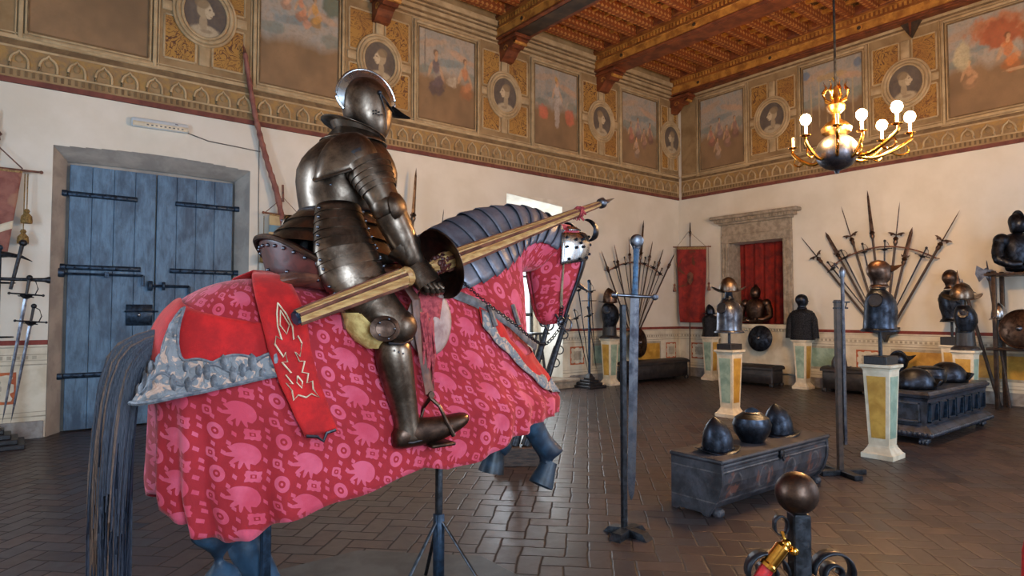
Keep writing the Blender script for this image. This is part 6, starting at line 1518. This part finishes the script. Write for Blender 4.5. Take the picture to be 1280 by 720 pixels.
# ---- banners
def banner(name, label, top_l, top_r, bot_l, bot_r, mat, rod_ext, wave=.03, nn=V((0, -1, 0)), bottom=None, fringe=True):
    tl, tr, bl_, br = map(V, (top_l, top_r, bot_l, bot_r)); t = thing(name, label, 'banner', (tl+tr)/2); o_ = V(t.location)
    def f(u, v): p = tl.lerp(tr, u).lerp(bl_.lerp(br, u), v); return p-o_+nn*(wave*sin(u*11+v*3)*(.2+v)+wave*.6*sin(v*9+u*2)*v)
    MB().grid(f, 30, 40).build('cloth', mat, t, solid=.008)
    b = MB(); d = (tr-tl).normalized(); b.tube([tl-d*rod_ext-o_, tr+d*rod_ext-o_], .014, 8)
    for p in (tl-d*rod_ext, tr+d*rod_ext): b.ball(p-o_, .022, n=10, m=8); b.ball(p-o_+d*.0+V((0, 0, 0)), .016, n=10, m=8)
    b.build('rod', 'leather_brown', t)
    if fringe: MB().grid(lambda u, v: f(u, v*.035)+nn*.010, 30, 3).build('top_braid', 'banner_edge', t, solid=.004)
    return t, f
bx0 = 13.30
t, f = banner('hanging_banner', 'crimson banner on a spear pole in the room corner', (bx0, 10.05, 3.29), (bx0, 9.18, 3.23), (bx0, 9.96, 1.36), (bx0, 9.22, 1.36), 'banner_red', .12, .035, V((-1, 0, 0)))
o_ = V(t.location); b = MB(); b.tube([V((bx0, 10.05, 3.29))-o_, V((bx0, 9.68, 3.66))-o_, V((bx0, 9.18, 3.23))-o_], .006, 5); b.build('cord', 'cord', t)
for y in (10.12, 9.10):
    b = MB(); b.tube([V((bx0-.02, y, 3.25))-o_, V((bx0-.02, y, 2.35))-o_], .005, 5); b.lathe([(.012, 0), (.03, -.04), (.02, -.07), (.045, -.2), (.03, -.21)], 12, V((bx0-.02, y, 2.35))-o_); b.build('tassel', 'leather_brown', t)
b = MB(); b.prism([(-.09, .12), (0, .18), (.09, .12), (.08, -.04), (0, -.16), (-.08, -.04)], .006, V((bx0-.045, 9.62, 2.45))-o_, (0, -1, 0)); b.build('faded_crest', 'leather_brown', t)
polearm((bx0+.03, 9.72, .0), (bx0+.03, 9.66, 3.90), 'tall spear pole carrying the crimson banner in the corner', 'spear', None, .25, .016, side=V((0, -1, 0)), hm='steel_rust')
# far left banner
yb = NY-.13
t, f = banner('hanging_banner', 'faded pink banner cut by the left edge of the picture', (-1.25, yb, 3.40), (.02, yb, 3.40), (-1.15, yb, 2.30), (-.10, yb, 2.36), 'banner_pink', .19, .02)
o_ = V(t.location); b = MB(); b.tube([V((.02, yb, 3.42))-o_, V((-.6, yb, 4.05))-o_, V((-1.25, yb, 3.42))-o_], .009, 5); b.build('cord', 'leather_brown', t)
b = MB(); b.grid(lambda u, v: f(.62+.38*u, .62+.10*v+.18*(1-u))+V((0, -.012, 0)), 10, 4); b.build('white_scallop', 'white_cream', t, solid=.004)
for x, z0, z1 in ((.075, 3.36, 2.76), (.045, 3.36, 2.50)):
    b = MB(); b.tube([V((x, yb-.02, z0))-o_, V((x, yb-.02, z1+.1))-o_], .006, 5); b.lathe([(.02, .13), (.035, .10), (.022, .08), (.055, .04), (.062, -.02), (.058, -.05), (.02, -.05)], 14, V((x, yb-.02, z1+.02))-o_); b.build('tassel', 'gold_tassel', t)
polearm((-.30, NY-.07, 3.0), (-.24, NY-.07, 4.16), 'brown spear head rising behind the faded pink banner', 'spear', None, .30, .03, hm='leather_brown')
# striped banner behind the rider
yb = NY-.16
t, f = banner('hanging_banner', 'small blue and cream striped banner on the wall behind the rider', (3.06, yb, 3.15), (3.50, yb, 3.13), (3.04, yb, 2.20), (3.46, yb, 2.2), 'stripes', .09, .02)
o_ = V(t.location); b = MB(); b.tube([V((3.0, yb, 3.16))-o_, V((3.27, yb, 3.42))-o_, V((3.56, yb, 3.14))-o_], .006, 5); b.tube([V((3.27, yb, 3.35))-o_, V((3.26, yb, 3.62))-o_], .018, 6); b.build('cord', 'leather_brown', t)
b = MB(); b.lathe([(.02, .12), (.05, .06), (.06, -.04), (.02, -.05)], 12, V((2.98, yb, 2.42))-o_); b.tube([V((2.98, yb, 3.1))-o_, V((2.98, yb, 2.5))-o_], .006, 5); b.build('tassel', 'gold_tassel', t)
# wrapped lance leaning on the wall
t = thing('wrapped_lance', 'long lance wrapped in faded red cloth leaning high on the wall', 'lance', (3.40, NY-.16, 1.7)); o_ = V(t.location); b = MB(); P = [V((3.60, NY-.22, .03)), V((3.40, NY-.18, 1.7)), V((3.24, NY-.13, 3.22)), V((3.02, NY-.11, 4.0)), V((2.84, NY-.09, 4.70)), V((2.68, NY-.09, 5.60))]
b.tube([p-o_ for p in pol(P, 60)], [.052+.007*sin(k*2.3)-.0003*k for k in range(60)], 12); b.build('shaft', 'banner_pink', t); b = MB(); b.tube([P[-1]-o_, P[-1]-o_+V((-.03, 0, .14))], [.03, .004], 8); b.build('point', 'leather_brown', t)
# lone spears behind the horse
polearm((5.30, NY-.30, 0), (5.62, NY-.22, 4.22), 'tall slender spear against the wall between rider and horse neck', 'spear', None, .85, .026, hm='steel_brown')
polearm((5.70, NY-.30, 0), (6.21, NY-.22, 3.54), 'thin spike tip rising just behind the horse neck', 'fluke', None, .5, .016, hm='steel_grey')
# emergency lamp and its cable
q = (at(200, 157, Y=NY)); t = thing('emergency_light', 'white emergency strip light on the wall above the blue door', 'light fitting', (1.56, NY-.04, 4.28), 0)
t.rotation_euler = (0, radians(-1.2), 0)
MB().box(-.36, .36, -.04, .04, -.062, .062, .015).build('housing', 'white_plastic', t); b = MB(); b.box(-.35, .35, -.055, -.04, -.055, .01, .006)
b.build('diffuser', 'white_cream', t); b = MB()
for k in range(9): b.box(-.18+k*.055, -.155+k*.055, -.06, -.05, -.035, -.02)
b.box(.18, .22, -.05, -.04, .03, .04); b.build('markings', 'steel_grey', t, smooth=False)
b = MB(); b.tube([(1.92, NY-.008, 4.24), (2.2, NY-.008, 4.17), (2.6, NY-.008, 4.15), (2.95, NY-.008, 4.13)], .009, 5); b.tube([(2.93, NY-.008, 4.5), (2.95, NY-.008, 2.0)], .006, 5); tag(b.build('lamp_cable', 'cable'), 'thin grey cable running from the strip light along the wall', 'cable')

# ---- group at the far right edge
gx = 13.05
t = thing('armour_rack', 'dark two-shelf rack at the far right edge', 'rack', (gx, 2.85, 0)); o_ = V(t.location)
for yy in (3.28, 2.2):
    for xx in (gx-.22, gx+.22): MB().box(xx-.03-o_.x, xx+.03-o_.x, yy-.03-o_.y, yy+.03-o_.y, 0, 2.3, .004).build('post', 'pole_wood', t)
for z_ in (.98, 2.22): MB().box(-.30, .30, 2.12-o_.y, 3.40-o_.y, z_, z_+.04, .006).build('shelf', 'pole_wood', t)
half_armour((gx-.05, 2.98, 2.262), pi+.9, 'black half armour standing high on the rack at the far right', 1.25, 'steel_dark')
shield((gx-.36, 2.90, 1.34), (-1, .2, .15), .31, 'copper-brown round shield on the lower shelf at the far right', 'steel_rust')
cabasset((gx-.1, 3.25, 1.5), 0, 'bright steel pointed cap above the copper-brown shield', 'steel_bright', 1.1)
b = MB(); b.tube([(0, 0, 0), (0, 0, .47)], .03, 8); q = b.build('cap_stand', 'iron'); q.location = (gx-.1, 3.25, 1.022); tag(q, 'small iron post under the bright steel cap', 'stand')
polearm((13.28, 3.36, 0), (12.98, 3.78, 2.2), 'dark poleaxe leaning right of the pedestals, grey square head', 'axe', 'poleaxes leaning by the rack', .25, .028, side=V((0, 1, 0)), hm='steel_grey')
polearm((13.2, 3.20, 0), (13.0, 3.42, 2.50), 'crescent-bladed poleaxe with diamond top beside the far right rack', 'axe', 'poleaxes leaning by the rack', .22, .022, side=V((0, 1, 0)), hm='steel_grey')

# ---- chandelier
CHX, CHY = 7.2, 3.25
ch = thing('chandelier', 'brass chandelier with big ball and lit candle bulbs hanging on an iron rod', 'chandelier', (CHX, CHY, 3.4)); o_ = V(ch.location)
b = MB(); b.tube([(0, 0, .75), (0, 0, CZ-3.4)], .014, 8); b.build('rod', 'iron', ch)
b = MB(); b.ball((0, 0, 0), .222, .222, .205, 32, 20); b.lathe([(.02, -.24), (.03, -.21), (.05, -.19)], 14); b.build('ball', 'steel_grey', ch)
b = MB(); b.lathe([(.05, .16), (.10, .19), (.15, .22), (.16, .27), (.11, .33), (.05, .37), (.04, .43), (.09, .48), (.10, .53), (.05, .58), (.03, .64), (.02, .75)], 26); b.build('stem', 'brass_dark', ch)
b = MB()
for k in range(8):
    a = 2*pi*k/8; ca, sa = cos(a), sin(a); b.tube([(ca*.03, sa*.03, .55), (ca*.11, sa*.11, .60), (ca*.14, sa*.14, .68), (ca*.10, sa*.10, .74), (ca*.13, sa*.13, .80)], [.012, .016, .014, .010, .003], 8)
b.tube([(0, 0, .74), (.03, .0, .80), (0, .03, .86), (.06, -.03, .70)], .012, 8); b.build('flame_crown', 'brass', ch)
E2 = [(-.40, -.12), (.12, -.30), (.34, -.56), (.56, .08), (.69, -.22), (-.30, .42), (-.25, -.5)]
for i, (l, d_) in enumerate(E2):
    h = RT*l+V((sin(YAW), cos(YAW), 0))*d_; r = h.length; u_ = h.normalized(); zz = .34-.0
    arm = [u_*.12+V((0, 0, -.02)), u_*(.12+(r-.12)*.35)+V((0, 0, -.09)), u_*(.12+(r-.12)*.7)+V((0, 0, -.03)), u_*r+V((0, 0, .08)), u_*(r+.01)+V((0, 0, .14))]
    a_ = MB().tube(pol(arm, 16), [.020]*12+[.018, .016, .015, .014], 10).build('arm', 'brass', ch)
    b = MB(); b.tube(pol([u_*(r*.7)+V((0, 0, -.03)), u_*(r*.85)+V((0, 0, -.08)), u_*(r*.98)+V((0, 0, -.04)), u_*(r*.95)+V((0, 0, .02))], 10), .010, 8); b.build('scroll', 'brass', a_)
    b = MB(); c = h+V((0, 0, .14)); b.lathe([(.015, 0), (.055, .012), (.058, .02), (.02, .022)], 16, c); b.build('drip_pan', 'brass', a_)
    b = MB(); b.lathe([(.016, .02), (.016, .14), (.012, .145)], 12, c); b.build('candle', 'white_cream', a_)
    if i < 5:
        b = MB(); b.ball(c+V((0, 0, .195)), .055, .055, .062, 14, 10); b.build('lit_bulb', 'bulb', a_)
# ---- rope barrier post in the foreground
bp = at(998, 616, Z=1.06); px_, py_ = bp.x, bp.y
t = thing('barrier_post', 'iron barrier post with hammered ball top and scrolls in the foreground', 'barrier post', (px_, py_, 0), IM); s_ = 1
b = MB(); b.box(-.026, .026, -.026, .026, 0, 1.0, .004); b.build('shaft', 'iron', t, smooth=False)
b = MB(); b.ball((-.005, 0, 1.06), .062, n=32, m=20); b.build('ball', 'steel_rust', t)
for sx in (-1, 1):
    pts = [];
    for k in range(40):
        a = k/39*pi*3.2; r = .072*(1-k/39*.78); pts.append(V((sx*(.105-cos(a)*r), 0,   .825+sin(a)*r)))
    b = MB(); n_ = [];
    b.tube(pts, [.020]*40, 8, flat=.16, up=V((0, 0, 1)))
    # broad flat ribbon
    bb = MB(); fs_ = []
    vs = []
    for p in pts: vs += [p+V((0, -.022, 0)), p+V((0, .022, 0))]
    bb.add(vs, [(2*i, 2*i+1, 2*i+3, 2*i+2) for i in range(len(pts)-1)]); bb.build('scroll', 'iron', t, solid=.006)
b = MB(); vs = []
P = [V((-.055-.022*cos(a), 0, .965+.030*sin(a))) for a in [2*pi*k/24 for k in range(25)]]
for p in P: vs += [p+V((0, -.012, 0)), p+V((0, .012, 0))]
b.add(vs, [(2*i, 2*i+1, 2*i+3, 2*i+2) for i in range(24)]); b.build('hook_ring', 'iron', t, solid=.004)
def loc_(x, y, z_): return Matrix.Rotation(IM, 4, 'Z') @ V((x, y, z_))
t = thing('barrier_rope', 'red rope with brass end cap hooked on the barrier post', 'rope', (px_, py_, .95), IM)
b = MB(); b.tube([(-.055, -.01, 0), (-.05, -.02, -.03), (-.03, -.02, -.045)], .006, 8); b.ball((-.048, -.02, -.035), .016, n=12, m=8); b.ball((-.025, -.02, -.055), .014, n=12, m=8); b.build('hook', 'brass', t)
b = MB(); b.lathe([(.012, 0), (.022, .01), (.022, .07), (.026, .075), (.026, .085), (.02, .085)], 20, (-.052, -.02, -.035), (-.62, 0, -.78)); b.build('end_cap', 'brass', t)
b = MB(); b.tube([(-.100, -.02, -.096), (-.15, -.02, -.17), (-.22, -.03, -.30), (-.5, -.1, -.6)], .020, 12); b.build('rope', 'rope_red', t)
t = thing('barrier_rope', 'short stretch of red rope at the lower right edge', 'rope', at(1285, 690, Z=.9)); b = MB(); b.tube([(-.02, 0, -.12), (.005, 0, 0), (.06, -.01, .1), (.2, -.05, .25)], .016, 12); b.build('rope', 'rope_red', t)
